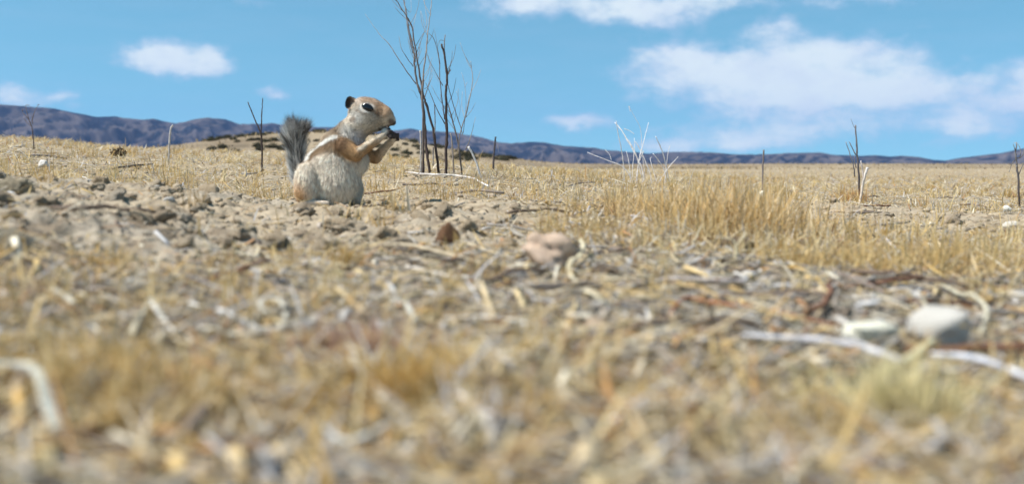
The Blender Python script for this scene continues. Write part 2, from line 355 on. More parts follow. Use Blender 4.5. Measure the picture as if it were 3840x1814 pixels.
def blades(x, y, h, wd, lean, col, curl=.5, az=None, sink=.002, bright_tip=1.1):
    n = len(x); z = Z(x, y) - sink
    az = rng.uniform(0, 2 * np.pi, n) if az is None else az
    dirx, diry = np.cos(az), np.sin(az); fa = az + np.pi / 2 + rng.uniform(-.9, .9, n)
    wx, wy = np.cos(fa), np.sin(fa); V = np.zeros((n, 7, 3))
    for k, t in enumerate((0, .4, .75, 1.0)):
        out = h * (np.sin(lean) * t + curl * np.sin(lean) * t * t * .8); up = h * (np.cos(lean) * t - curl * np.sin(lean) * t * t * .35)
        cx, cy, cz = x + dirx * out, y + diry * out, z + up
        if k < 3:
            hw = wd * (.5, .48, .34)[k]
            V[:, 2 * k] = np.stack([cx - wx * hw, cy - wy * hw, cz], -1); V[:, 2 * k + 1] = np.stack([cx + wx * hw, cy + wy * hw, cz], -1)
        else: V[:, 6] = np.stack([cx, cy, cz], -1)
    b = np.arange(n)[:, None] * 7
    Q = np.concatenate([b + np.array([[0, 1, 3, 2]]), b + np.array([[2, 3, 5, 4]])]); T = b + np.array([[4, 5, 6]])
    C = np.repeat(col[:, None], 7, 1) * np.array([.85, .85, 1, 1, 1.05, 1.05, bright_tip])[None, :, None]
    return V.reshape(-1, 3), Q, T, C.reshape(-1, 3)
def join(parts):
    V, Q, T, C = [], [], [], []; n = 0
    for v, q, t, c in parts: V.append(v); Q.append(q + n); T.append(t + n); C.append(c); n += len(v)
    return np.concatenate(V), [np.concatenate(Q), np.concatenate(T)], np.concatenate(C)
def grass_density(x, y):
    t = x / np.maximum(y, .05); d = np.hypot(x, y)
    n = fbm(x * 3.5, y * 3.5, 3, 41); g = np.clip(.55 + 1.3 * n, .03, 1)
    g = np.where(d > 1.5, np.clip(.62 + 1.0 * n, .15, 1), g) * (1 - .93 * bare(x, y))
    tuft = np.exp(-((t - .20) / .17) ** 2 - ((d - 1.15) / .28) ** 2) * np.clip(.7 + 1.6 * n, 0, 1); g = g + .6 * tuft
    g = g * (1 - .9 * np.clip(litter(x, y), 0, 1))
    return np.clip(g, 0, 1), tuft
def build_grass():
    parts = []
    # stubble from the near ground to the crest, thinner as it recedes
    x, y, d = fan(190000, .24, 26); g, tuft = grass_density(x, y)
    k = rng.random(len(x)) < g * np.where(d < .45, .12, np.where(d < .8, .2, np.where(d < 1.5, .45, .8))); x, y, d, tuft = x[k], y[k], d[k], tuft[k]
    n = len(x); u = rng.random(n); hn = .35 + 1.5 * np.clip(fbm(x * 2.6, y * 2.6, 3, 45) + .45, 0, 1)
    h = (.006 + .022 * u ** 1.5) * hn * np.where(d < .8, .7, 1) * np.where(d > 3, .85, 1) + tuft * .032 * rng.random(n)
    tall = rng.random(n) < .03 * (d > 1.6); h = np.where(tall, h * 2.0 + .012, h)
    wd = (.0007 + .0014 * rng.random(n) ** 1.5) * np.clip(d / 2.0, .9, 5)
    lean = np.abs(rng.normal(.6, .55, n)); lean = np.where(tall | (tuft > .3), lean * .5, lean)
    pal = rng.random(n)[:, None] + (.38 * (1 - sstep(.45, .85, d)) * (rng.random(n) < .6))[:, None]; pn = .55 * fbm(x * 2.2, y * 2.2, 3, 48)[:, None]; col = np.where(pal < .56 + pn, pick(PAL_GOLD, n), np.where(pal < .86, pick(PAL_PALE, n), pick(PAL_GREY, n)))
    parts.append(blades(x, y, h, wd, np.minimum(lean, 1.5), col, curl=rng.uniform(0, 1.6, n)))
    # fallen blades, lying nearly flat
    x, y, d = fan(80000, .22, 22); g, _ = grass_density(x, y); k = rng.random(len(x)) < (.3 + .7 * g) * (1 - .8 * bare(x, y)) * (1 - .55 * litter(x, y)) * np.where(d < .9, .55, 1); x, y, d = x[k], y[k], d[k]
    n = len(x); h = (.012 + .04 * rng.random(n) ** 1.8) * np.where(d > 4, 1.8, 1); wd = (.0009 + .0018 * rng.random(n) ** 1.5) * np.clip(d / 1.8, .9, 5)
    pal = rng.random(n)[:, None] + np.maximum(.35 * litter(x, y), .32 * (1 - sstep(.45, .85, d)))[:, None] * (rng.random((n, 1)) < .7); col = np.where(pal < .5, pick(PAL_PALE, n, .2), np.where(pal < .80, pick(PAL_GOLD, n), pick(PAL_GREY, n, .3)))
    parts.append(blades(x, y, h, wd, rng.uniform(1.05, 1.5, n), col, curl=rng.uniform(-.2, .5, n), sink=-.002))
    # scrub grass far off, up to the knoll
    x, y, d = fan(34000, 22, 118, 34); k = rng.random(len(x)) < np.clip(.45 + 1.3 * fbm(x * .15, y * .15, 3, 49), .05, 1); x, y, d = x[k], y[k], d[k]; n = len(x)
    on = sstep(.3, 1.6, macro(x, y) + .5); parts.append(blades(x, y, rng.uniform(.06, .22, n) * np.clip(d / 45, 1, 2) * (.22 + .78 * on), rng.uniform(.03, .10, n) * d / 50, np.abs(rng.normal(.5, .4, n)), pick(np.array([[.36, .27, .15], [.42, .32, .18], [.29, .22, .13], [.19, .15, .10]]), n, .2), curl=.5))
    # loose golden clumps
    cx, cy, cd_ = fan(1500, .28, 12); g, _ = grass_density(cx, cy); k = rng.random(len(cx)) < g; cx, cy, cd_ = cx[k], cy[k], cd_[k]
    m_ = 26; X = (cx[:, None] + rng.normal(0, .010, (len(cx), m_)) * np.clip(cd_[:, None] / 1.5, .6, 2.5)).ravel(); Yy = (cy[:, None] + rng.normal(0, .010, (len(cx), m_))).ravel(); dd = np.repeat(cd_, m_)
    n = len(X); h = (.014 + .024 * rng.random(n)) * np.where(dd < .8, .7, 1.15); wd = (.0006 + .0008 * rng.random(n)) * np.clip(dd / 1.8, .8, 3)
    base = np.repeat(pick(PAL_GOLD, len(cx), .12), m_, 0); col = base * (1 + .25 * (rng.random((n, 1)) - .5))
    parts.append(blades(X, Yy, h, wd, np.abs(rng.normal(.35, .28, n)), col, curl=.7))
    V, F, C = join(parts)
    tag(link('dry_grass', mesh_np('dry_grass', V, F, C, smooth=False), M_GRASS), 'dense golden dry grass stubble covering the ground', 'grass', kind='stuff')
build_grass()

def prisms(P0, P1, r, col, flat=.55, bend=.1):
    """3-sided straws with a bent middle"""
    n = len(P0); mid = (P0 + P1) / 2 + rng.normal(0, 1, (n, 3)) * (np.linalg.norm(P1 - P0, axis=1) * bend * .5)[:, None] * np.array([1, 1, .35])
    t = P1 - P0; t /= np.linalg.norm(t, axis=1)[:, None] + 1e-9; a = np.cross(t, [0, 0, 1.]); a /= np.linalg.norm(a, axis=1)[:, None] + 1e-9; b = np.cross(a, t)
    V = np.zeros((n, 9, 3)); ph = rng.uniform(0, 2 * np.pi, n)
    for k, c in enumerate((P0, mid, P1)):
        for s in range(3):
            th = ph + s * 2.0944; V[:, 3 * k + s] = c + (r * (1, 1, .75)[k])[:, None] * (np.cos(th)[:, None] * a + flat * np.sin(th)[:, None] * b)
    o = np.arange(n)[:, None] * 9; Q = np.concatenate([o + np.array([[3 * k + s, 3 * k + (s + 1) % 3, 3 * k + 3 + (s + 1) % 3, 3 * k + 3 + s]]) for k in (0, 1) for s in range(3)])
    T = np.concatenate([o + np.array([[2, 1, 0]]), o + np.array([[6, 7, 8]])])
    return V.reshape(-1, 3), Q, T, np.repeat(col, 9, 0)
def lie(x, y, L, az, tilt=0.06, lift=.001):
    """end points of pieces lying on the ground"""
    x1, y1 = x + L * np.cos(az), y + L * np.sin(az); z0, z1 = Z(x, y) + lift, Z(x1, y1) + lift
    zm = Z((x + x1) / 2, (y + y1) / 2) + lift; up = np.maximum(zm - (z0 + z1) / 2, 0); t = rng.normal(0, tilt, len(x)) * L
    return np.stack([x, y, z0 + up + np.maximum(t, 0)], -1), np.stack([x1, y1, z1 + up + np.maximum(-t, 0)], -1)
def build_straw():
    x, y, d = fan(36000, .22, 9); k = rng.random(len(x)) < (1 - .8 * bare(x, y)) * (.4 + .9 * np.clip(.5 + fbm(x * 4, y * 4, 2, 47), 0, 1)); x, y, d = x[k], y[k], d[k]; n = len(x)
    L = (.006 + .035 * rng.random(n) ** 2.2) * np.where(d > 2, 1.7, 1); r = (.0004 + .0008 * rng.random(n) ** 2) * np.clip(d / 1.8, .9, 2.5)
    az = rng.normal(0, .8, n) + np.where(rng.random(n) < .5, 0, np.pi)
    P0, P1 = lie(x, y, L, az, .12); pal = rng.random(n)[:, None]
    lt_ = litter(x, y)[:, None]; col = np.where(pal < .5, pick(PAL_PALE, n, .2), np.where(pal < .75 - .2 * lt_, pick(PAL_GOLD, n), pick(PAL_GREY, n, .3)))
    parts = [prisms(P0, P1, r, col)]
    # broad broken flakes and husks close by
    x, y, d = fan(8500, .2, 1.6); k = rng.random(len(x)) < (1 - .8 * bare(x, y)); x, y, d = x[k], y[k], d[k]; n = len(x)
    L = .004 + .016 * rng.random(n) ** 1.6; P0, P1 = lie(x, y, L, rng.uniform(0, 6.28, n), .22, .0015); pal = rng.random(n)[:, None]
    col = np.where(pal < .34, pick(PAL_PALE, n, .2), np.where(pal < .54, pick(PAL_GOLD, n, .2), pick(PAL_GREY, n, .3)))
    parts.append(prisms(P0, P1, (.0009 + .0028 * rng.random(n) ** 1.7), col, .3, .3))
    V, F, C = join(parts)
    tag(link('straw_litter', mesh_np('straw_litter', V, F, C), M_STRAW), 'short broken bits of straw scattered over the soil', 'straw', kind='stuff')
build_straw()

def ico(sub):
    import bmesh
    bm = bmesh.new(); bmesh.ops.create_icosphere(bm, subdivisions=sub, radius=1); bm.verts.ensure_lookup_table()
    V = np.array([v.co[:] for v in bm.verts]); F = np.array([[v.index for v in f.verts] for f in bm.faces]); bm.free(); return V, F
def n3(P, s, o=3):
    return (fbm(P[:, 0] + P[:, 2] * .7, P[:, 1] - P[:, 2] * .6, o, s) + fbm(P[:, 1] + 3 + P[:, 0] * .5, P[:, 2] + P[:, 0] * .4, o, s + 7) + fbm(P[:, 2] - 5, P[:, 0] + P[:, 1] * .6, o, s + 13)) / 1.6
def lump(sub, seed, amp=.45, freq=1.3, squash=(1, .85, .65), facet=0):
    V, F = ico(sub); r = 1 + amp * n3(V * freq + seed * 3.7, seed) + amp * .5 * n3(V * freq * 3 + seed, seed + 31)
    if facet:
        g = np.random.default_rng(seed); 
        for _ in range(facet):
            nrm = g.normal(0, 1, 3); nrm /= np.linalg.norm(nrm); dd = g.uniform(.62, .85); s = V @ nrm; r = np.where(s * r > dd, dd / np.maximum(s, 1e-3), r)
    return V * r[:, None] * np.array(squash), F
def scatter_lumps(name, x, y, size, pal, material, sub, nvar, amp, label, cat):
    var = [lump(sub, 200 + i, amp) for i in range(nvar)]; Vs, Fs, Cs = [], [], []; n0 = 0; vi = rng.integers(0, nvar, len(x)); z = Z(x, y)
    for v in range(nvar):
        k = np.nonzero(vi == v)[0]; V, F = var[v]; m_ = len(k); a = rng.uniform(0, 6.28, m_); ca, sa = np.cos(a)[:, None], np.sin(a)[:, None]
        P = np.stack([V[:, 0] * ca - V[:, 1] * sa, V[:, 0] * sa + V[:, 1] * ca, np.broadcast_to(V[:, 2], (m_, len(V)))], -1) * size[k][:, None, None]
        P += np.stack([x[k], y[k], z[k] + size[k] * .22], -1)[:, None]
        Vs.append(P.reshape(-1, 3)); Fs.append((F[None] + (np.arange(m_) * len(V))[:, None, None]).reshape(-1, 3) + n0); n0 += m_ * len(V)
        Cs.append(np.repeat(pick(pal, m_), len(V), 0))
    tag(link(name, mesh_np(name, np.concatenate(Vs), [np.concatenate(Fs)], np.concatenate(Cs)), material), label, cat, kind='stuff')
x, y, d = fan(15000, .24, 4.5); k = rng.random(len(x)) < np.clip(.2 + .9 * bare(x, y), 0, 1); x, y, d = x[k], y[k], d[k]
scatter_lumps('soil_crumbs', x, y, (.0012 + .0045 * rng.random(len(x)) ** 2.5) * np.clip(d / 1.1, .8, 1.8), PAL_SOIL, M_CLOD, 1, 8, .5, 'loose crumbs of tan dry soil', 'soil')

# ------------------------------------------------------------------ single clods, stones and straws
def zone(x, y):
    t = x / max(y, .05); return 'far left' if t < -.36 else 'left' if t < -.17 else 'left of centre' if t < -.04 else 'centre' if t < .08 else 'right of centre' if t < .2 else 'right' if t < .36 else 'far right'
def size_word(v, a, b): return 'tiny' if v < a else 'small' if v < b else 'larger'
def place(o, x, y, z, rz=0., sc=1., tilt=0.):
    o.location = (x, y, z); o.rotation_euler = (random.uniform(-tilt, tilt), random.uniform(-tilt, tilt), rz); o.scale = (sc, sc, sc) if not isinstance(sc, tuple) else sc
def lump_mesh(name, seed, col, sub=3, amp=.4, squash=(1, .85, .65), facet=0, freq=1.3, var=.12):
    V, F = lump(sub, seed, amp, freq, squash, facet); c = np.array(col) * (1 + var * 2 * n3(V * 2.5, seed + 77))[:, None]
    return mesh_np(name, V, [F], c, smooth=not facet)
def repeat_lumps(name, meshes, material, pts, sizes, label, cat, group, looks):
    for i, ((x, y), s) in enumerate(zip(pts, sizes)):
        me = meshes[i % len(meshes)]; o = link(name, me, material); place(o, x, y, float(Z(x, y)) + s * .2, random.uniform(0, 6.28), s, .4)
        q = np.percentile(sizes, (33, 75)); tag(o, label % (size_word(s, *q), looks[i % len(meshes)], zone(x, y), 'blurred near' if y < .55 else 'nearer' if y < 1.0 else 'farther'), cat, group)
clodm = [lump_mesh('dirt_clod', 300 + i, PAL_SOIL[i % 5] * 1.12, 3, .85, (1, .8, .55), 0, 1.9) for i in range(8)]
def sample(n, f, d0, d1):
    out = []
    while len(out) < n:
        x, y, d = fan(400, d0, d1, 28); k = rng.random(400) < f(x, y); out += list(zip(x[k], y[k]))
    return [(float(a), float(b)) for a, b in out[:n]]
SQX, SQY = (1240 - 1920) / FPX * 1.34, 1.34
def clear(x, y): return (np.hypot(x - SQX, y - SQY) > .085) & ~((np.abs(x - SQX) < .09) & (y < SQY) & (y > SQY - .25))
pts = sample(150, lambda x, y: bare(x, y) * clear(x, y), .75, 2.2)
repeat_lumps('dirt_clod', clodm, M_CLOD, pts, (.004 + .009 * rng.random(150) ** 1.6), '%s %s clod on the bare soil, %s, %s part', 'dirt clod', 'dirt clods on the bare soil', ['rough tan', 'brownish', 'pale tan', 'dull brown', 'greyish tan'] * 2)
pcol = [[.52, .49, .45], [.64, .61, .58], [.42, .36, .30], [.48, .36, .26], [.30, .29, .29], [.16, .12, .10]]
pebm = [lump_mesh('pebble', 340 + i, pcol[i], 2, .3) for i in range(6)]
pts = sample(150, lambda x, y: (1 - .5 * bare(x, y)) * clear(x, y), .23, 1.1)
repeat_lumps('pebble', pebm, M_STONE, pts, [(.0022 + .0042 * random.random() ** 1.5) * (.8 if p[1] < .4 else 1.15) for p in pts], '%s %s pebble in the foreground litter, %s, %s part', 'pebble', 'pebbles in the foreground litter', ['light grey', 'whitish', 'brown-grey', 'tan', 'dark grey', 'dark brown'])

def bent_mesh(name, L, r, col, bend, seed, flat=.55, n=7, sides=7):
    g = np.random.default_rng(seed); t = np.linspace(0, 1, n)
    P = np.stack([(t - .5) * L, bend * L * np.sin(t * np.pi) + .02 * L * g.normal(0, 1, n), .03 * L * np.sin(t * 2.5) + .012 * L * g.normal(0, 1, n)], -1)
    V, F, C = tubes([P], [r * (1 - .25 * t)], sides, flat, [np.array(col) * .86 * (1 + .16 * g.normal(0, 1, (n, 1)))]); return mesh_np(name, V, F, C)
straws = []
for i in range(10):
    pal = PAL_PALE if i % 3 else PAL_GOLD
    straws.append(bent_mesh('straw', .045 + .012 * (i % 4), .0013 + .0004 * (i % 3), pal[i % 6], random.uniform(-.07, .07), 400 + i))
for (x, y) in sample(190, lambda x, y: (1 - .85 * bare(x, y)) * clear(x, y), .28, 1.15):
    mi = random.randrange(10); me = straws[mi]; o = link('straw', me, M_STRAW); a = random.choice((0, math.pi)) + random.gauss(0, .75); s = random.uniform(.25, .75)
    hl = .022 * s; z0, z1 = float(Z(x - hl * math.cos(a), y - hl * math.sin(a))), float(Z(x + hl * math.cos(a), y + hl * math.sin(a))); zc = max(float(Z(x, y)), (z0 + z1) / 2)
    o.location = (x, y, zc + .0022); o.rotation_euler = Euler((random.uniform(-.5, .5), -math.atan2(z1 - z0, 2 * hl) + random.gauss(0, .12), a)); o.scale = (s, s, s)
    tag(o, '%s %s dry straw lying in the %s litter, %s part' % ('short' if s < .42 else 'medium' if s < .6 else 'long', 'golden' if mi % 3 == 0 else 'cream' if mi in (1, 2, 7) else 'pale', zone(x, y), 'blurred near' if y < .5 else 'middle' if y < .8 else 'farther'), 'straw', 'straws lying in the litter')
twigs = [bent_mesh('twig', .07, .0016, [[.16, .115, .085], [.22, .18, .15], [.30, .27, .245], [.20, .10, .06]][i % 4], random.uniform(-.1, .1), 450 + i, .9) for i in range(6)]
for (x, y) in sample(60, lambda x, y: (1 - .7 * bare(x, y)) * clear(x, y), .45, 3.5):
    mi = random.randrange(6); me = twigs[mi]; o = link('twig', me, M_WOOD); a = random.gauss(0, .6); s = random.uniform(.5, 1.3) * (1.5 if y > 1.5 else 1)
    hl = .03 * s; z0, z1 = float(Z(x - hl * math.cos(a), y - hl * math.sin(a))), float(Z(x + hl * math.cos(a), y + hl * math.sin(a))); zc = max(float(Z(x, y)), (z0 + z1) / 2)
    o.location = (x, y, zc + .003); o.rotation_euler = Euler((0, -math.atan2(z1 - z0, 2 * hl) + random.gauss(0, .06), a)); o.scale = (s, s, s)
    tag(o, 'thin %s twig lying on the ground, %s, %s' % (('dark brown', 'brown-grey', 'grey', 'reddish brown')[mi % 4], zone(x, y), 'in the near litter' if y < .8 else 'in the middle distance' if y < 1.6 else 'in the stubble beyond'), 'twig', 'twigs lying on the ground')

# single sticks and straws one can point to: path in photo pixels walked along the ground
def ground_stick(name, path, width_px, col, label, cat, flat=.8, lifts=None, material=None, rough=.12, taper=.25, sides=8):
    P = [ground_at(*p) for p in path]; dm = sum(p.y for p in P) / len(P); r = width_px * .42 * dm / FPX
    Q = spline(P, 6, r * .2); t = np.linspace(0, 1, len(Q)); zg = Z(Q[:, 0], Q[:, 1]); k1 = np.polyfit(t, zg, 1); zl = np.polyval(k1, t)
    Q[:, 2] = zl + .2 * (zg - zl) + np.percentile(zg - zl, 80) * .8 + r * .6     # a stiff piece rests on the humps
    Q[:, 2] += .0028 * (dm < .95)                               # on top of the litter
    if lifts: Q[:, 2] += np.interp(t, np.linspace(0, 1, len(lifts)), lifts) * .55
    o0 = Q.mean(0); V, F, C = tubes([Q - o0], [r * (1 - taper * np.abs(2 * t - 1) ** 2)], sides, flat, [np.array(col) * (.84 if dm < .95 else 1) * (1 + .18 * rng.normal(0, 1, (len(Q), 1)))], rough)
    o = link(name, mesh_np(name, V, F, C), material or M_STRAW); o.location = o0; return tag(o, label, cat)
z8 = lambda *pp: [(1200 + a * .5047, 700 + b_ * .5047) for a, b_ in pp]
zr = lambda *pp: [(2400 + a * .559, 700 + b_ * .559) for a, b_ in pp]
zbr = lambda *pp: [(2500 + a * .520, 1100 + b_ * .520) for a, b_ in pp]
zbl = lambda *pp: [(a * .509, 1100 + b_ * .509) for a, b_ in pp]
zbc = lambda *pp: [(1200 + a * .509, 1100 + b_ * .509) for a, b_ in pp]
WHITE, PALE, TAN, GREY, DARK = (.66, .64, .60), (.50, .41, .28), (.46, .33, .17), (.42, .39, .36), (.11, .085, .065)
ground_stick('straw', z8((400, 515), (700, 535), (950, 590), (1190, 650)), 22, PALE, 'long cream hollow stalk lying below the brown clod', 'straw', lifts=(.002, .004, .004, .003))
ground_stick('straw', z8((640, 640), (800, 670), (970, 705)), 26, (.60, .53, .45), 'short grey-cream stalk piece just below the long cream stalk', 'straw')
ground_stick('straw', z8((1050, 470), (1190, 500), (1330, 535)), 18, PALE, 'cream stalk stub pointing right from the brown clod', 'straw', lifts=(.003, .002, .001))
ground_stick('straw', z8((920, 995), (1150, 1005), (1380, 1045), (1570, 1095)), 30, WHITE, 'broad bright white straw lying across the blurred middle foreground', 'straw', flat=.5, lifts=(.002, .004, .004, .003))
ground_stick('straw', z8((1590, 1065), (1800, 940), (1990, 840)), 24, TAN, 'tan straw slanting up to the right from the broad white straw', 'straw', flat=.5, lifts=(.004, .006, .005))
ground_stick('straw', z8((1200, 820), (1250, 910), (1300, 1000)), 26, (.64, .50, .30), 'short flat tan straw standing on end above the white straw', 'straw', flat=.4, lifts=(.006, .004, .001))
ground_stick('straw', z8((530, 920), (640, 945), (715, 1020)), 26, (.62, .62, .55), 'short curved greenish-white husk left of the broad white straw', 'straw', flat=.4, lifts=(.002, .005, .002))
ground_stick('straw', z8((120, 850), (220, 920), (320, 1010)), 34, (.66, .52, .30), 'wide tan straw slanting down to the right, left of the husk', 'straw', flat=.4, lifts=(.006, .005, .002))
ground_stick('straw', z8((1100, 1125), (1820, 1110), (2150, 1095), (2390, 1045)), 26, (.62, .50, .32), 'long tan straw running level to the right under the white straw', 'straw', flat=.5, lifts=(.002, .003, .004, .005))
ground_stick('stick', zbr((540, 350), (1000, 430), (1350, 530), (1690, 645)), 38, (.56, .55, .57), 'long smooth whitish stick slanting across the right foreground', 'stick', lifts=(.006, .010, .012, .008), material=M_WOOD)
ground_stick('stick', zbr((1900, 555), (2300, 620), (2640, 790)), 40, (.60, .61, .66), 'blurred whitish stick at the far right of the foreground', 'stick', lifts=(.008, .008, .008), material=M_WOOD)
ground_stick('straw', zbr((1560, 700), (1740, 600), (1920, 440)), 40, (.64, .58, .36), 'yellowish stalk crossing the lower end of the long whitish stick', 'straw', lifts=(.003, .007, .010))
ground_stick('straw', zbr((270, 565), (450, 550), (650, 550)), 30, (.70, .56, .32), 'straight yellow straw lying level below the long whitish stick', 'straw', flat=.5, lifts=(.003, .003, .003))
ground_stick('twig', zr((200, 870), (310, 800), (500, 850), (760, 890)), 18, (.36, .15, .07), 'kinked reddish-brown twig in the right foreground', 'twig', lifts=(.001, .005, .004, .002), material=M_WOOD)
ground_stick('twig', zr((880, 900), (1080, 920), (1340, 945)), 24, (.36, .17, .09), 'thick reddish-brown twig end left of the white bone-like fragment', 'twig', material=M_WOOD)
ground_stick('stick', zr((130, 705), (420, 730), (700, 745)), 28, (.46, .40, .37), 'grey weathered stick above the kinked reddish twig', 'stick', material=M_WOOD, lifts=(.002, .003, .003))
ground_stick('stick', zr((760, 790), (960, 800), (1180, 790)), 30, (.40, .35, .32), 'grey stick lying right of the short black stalk', 'stick', material=M_WOOD)
ground_stick('stick', zr((1330, 660), (1480, 710), (1640, 770)), 20, (.30, .24, .20), 'brown stick slanting down under the right grass', 'stick', material=M_WOOD, lifts=(.004, .003, .001))
ground_stick('stick', zr((1610, 345), (1680, 400), (1755, 475)), 16, (.62, .60, .62), 'small smooth whitish stick leaning on the right cloddy patch', 'stick', material=M_WOOD, lifts=(.004, .003, .002))
ground_stick('stick', zr((-60, 228), (120, 250), (330, 300)), 16, (.48, .45, .46), 'grey stick lying left of the tall golden tuft', 'stick', material=M_WOOD, lifts=(.004, .004, .003))
ground_stick('straw', zr((200, 320), (340, 295), (480, 255)), 12, (.66, .60, .52), 'thin pale straw leaning on the grey stick by the golden tuft', 'straw', lifts=(.001, .005, .010))
ground_stick('stick', zr((1690, 880), (1850, 830), (1950, 760)), 18, (.50, .44, .38), 'thin grey-brown stick right of the reddish twigs', 'stick', material=M_WOOD)
ground_stick('stick', zr((2030, 725), (2150, 790), (2300, 850), (2620, 905)), 22, (.20, .18, .17), 'dark stick running to the right edge behind the white stone', 'stick', material=M_WOOD)
ground_stick('straw', zr((2020, 720), (2130, 790), (2230, 860), (2320, 960), (2285, 1060)), 20, (.66, .60, .44), 'hooked pale stalk bending down beside the white stone', 'straw', lifts=(.004, .005, .012, .009, .001))
ground_stick('straw', zbl((-40, 745), (150, 750), (265, 790), (330, 930), (430, 1230)), 60, (.52, .52, .45), 'thick bent whitish stalk in the lower left corner', 'straw', flat=.5, lifts=(.006, .007, .008, .006, .003))
ground_stick('stick', zbl((1400, 165), (1650, 235), (1950, 370)), 30, (.54, .54, .53), 'grey-white stick beside the ring-shaped curl', 'stick', material=M_WOOD, lifts=(.004, .004, .002))
ground_stick('straw', zbl((370, 60), (450, 130), (550, 205)), 30, (.58, .52, .40), 'short tan stalk above the lower left bent stalk', 'straw', lifts=(.006, .004, .002))
ground_stick('straw', zbl((1110, 150), (1190, 220), (1280, 285)), 28, (.60, .58, .52), 'pale straw slanting down right, left of the grey-white stick', 'straw', lifts=(.006, .004, .002))
ground_stick('straw', zbl((1110, 150), (1020, 240), (960, 330)), 36, (.60, .54, .40), 'broad tan straw slanting down left, forming a peak with a pale one', 'straw', flat=.4, lifts=(.006, .004, .002))
ground_stick('straw', [(1005, 1240), (975, 1200), (1000, 1178), (1050, 1185), (1072, 1235), (1050, 1290)], 26, (.58, .54, .44), 'ring-shaped curl of pale husk in the left foreground', 'straw', flat=.4, lifts=(.003, .006, .009, .009, .006, .003))
ground_stick('straw', zbc((40, 1080), (200, 1165), (530, 1030)), 38, (.62, .64, .62), 'blurred bent white straw at the bottom centre', 'straw', lifts=(.004, .002, .004))
ground_stick('straw', zbc((240, 640), (390, 790), (520, 940)), 44, (.64, .58, .46), 'broad blurred pale straw above the bent white one', 'straw', flat=.4, lifts=(.005, .004, .003))
ground_stick('straw', zbc((800, 640), (920, 700), (1060, 770)), 44, (.62, .58, .56), 'blurred pinkish-white straw in the lower centre', 'straw', flat=.5, lifts=(.004, .003, .002))
ground_stick('straw', zbc((1000, 830), (1200, 1010), (1520, 1080)), 60, (.60, .57, .58), 'wide blurred whitish stalk low in the centre foreground', 'straw', flat=.5, lifts=(.004, .003, .003))
ground_stick('straw', zbc((860, 1010), (1000, 1110), (1130, 1200)), 46, (.62, .54, .38), 'blurred tan straw at the bottom edge right of the dark gap', 'straw', flat=.5, lifts=(.003, .003, .003))
# mid and far sticks
ground_stick('stick', [(1524, 656), (1626, 664), (1718, 667), (1790, 680)], 12, (.55, .50, .46), 'long bleached stick lying in front of the tall dead weeds', 'stick', material=M_WOOD, lifts=(.012, .012, .012, .008))
ground_stick('stick', [(1790, 680), (1805, 692), (1830, 706)], 12, (.62, .58, .55), 'short white stick end at the right tip of the long bleached stick', 'stick', material=M_WOOD, lifts=(.010, .008, .006))
z3 = lambda *pp: [(a * .411, 330 + b_ * .411) for a, b_ in pp]
ground_stick('stick', z3((1040, 775), (1180, 750), (1390, 715)), 12, DARK, 'dark fallen branch lying in the left grass', 'stick', material=M_WOOD, lifts=(.01, .012, .014))
ground_stick('stick', z3((110, 825), (220, 800), (365, 785)), 10, (.20, .17, .15), 'dark thin stick at the upper edge of the left dirt bank', 'stick', material=M_WOOD, lifts=(.006, .008, .008))
ground_stick('stick', z3((750, 810), (800, 855), (860, 890)), 10, (.60, .57, .52), 'pale stick slanting down to the dirt bank in the left grass', 'stick', material=M_WOOD, lifts=(.012, .01, .004))
ground_stick('stick', z3((800, 898), (930, 893), (1060, 910)), 9, (.58, .55, .52), 'pale stick lying level along the edge of the left dirt bank', 'stick', material=M_WOOD, lifts=(.005, .006, .006))
ground_stick('straw', z3((970, 848), (1050, 872), (1140, 910)), 8, (.72, .64, .48), 'thin cream stalk above the level pale stick', 'straw', lifts=(.012, .01, .006))
ground_stick('stick', z3((1695, 850), (1675, 890), (1660, 935)), 11, (.26, .25, .25), 'short grey stick poking up at the dirt bank left of the squirrel', 'stick', material=M_WOOD, lifts=(.012, .008, .0))

def stone(name, px, py, wpx, squash, col, seed, label, cat, material, facet=5, amp=.3, sink=.25, sub=4, lift=0):
    p = ground_at(px, py + wpx * .25 * squash[2]); s = wpx / 2 * p.y / FPX
    me = lump_mesh(name, seed, col, sub, amp, squash, facet, 1.2, .1); o = link(name, me, material); o.location = (p.x, p.y, p.z + s * squash[2] * (1 - 2 * sink) * .7 + lift); o.scale = (s, s, s)
    for f in me.polygons: f.use_smooth = True
    return tag(o, label, cat)
stone('stone', 3515, 1262, 225, (1, .8, .82), (.64, .60, .54), 537, 'large smooth white stone on the right foreground', 'stone', M_STONE, sink=.14, lift=.005)
stone('stone_chip', 3238, 1285, 200, (1, .55, .42), (.88, .85, .70), 512, 'flat creamy white fragment left of the large white stone', 'stone', M_STONE, facet=3, amp=.5, sink=.05, lift=.008)
stone('stone', 2045, 975, 200, (1, .8, .78), (.60, .45, .34), 513, 'pinkish tan pitted rock in the middle foreground', 'stone', M_STONE, amp=.7, sink=.12, lift=.004)
stone('dirt_clod', 1678, 905, 95, (.8, .7, 1.0), (.19, .105, .06), 514, 'upright dark brown clod in front of the squirrel', 'dirt clod', M_CLOD, facet=2, amp=.75, sink=.05, lift=.002)
stone('dirt_clod', 62, 715, 130, (1, .8, .6), (.33, .28, .20), 515, 'big overhanging clod at the left edge of the dirt bank', 'dirt clod', M_CLOD, facet=0, amp=.6)
stone('dirt_clod', 60, 915, 200, (1, .7, .5), (.31, .27, .20), 516, 'wide clod with dark hollow below at the left edge', 'dirt clod', M_CLOD, facet=0, amp=.6)
stone('dirt_clod', 915, 870, 120, (1, .8, .5), (.38, .32, .23), 517, 'flat-topped pale clod in the middle of the dirt bank', 'dirt clod', M_CLOD, facet=4, amp=.4)
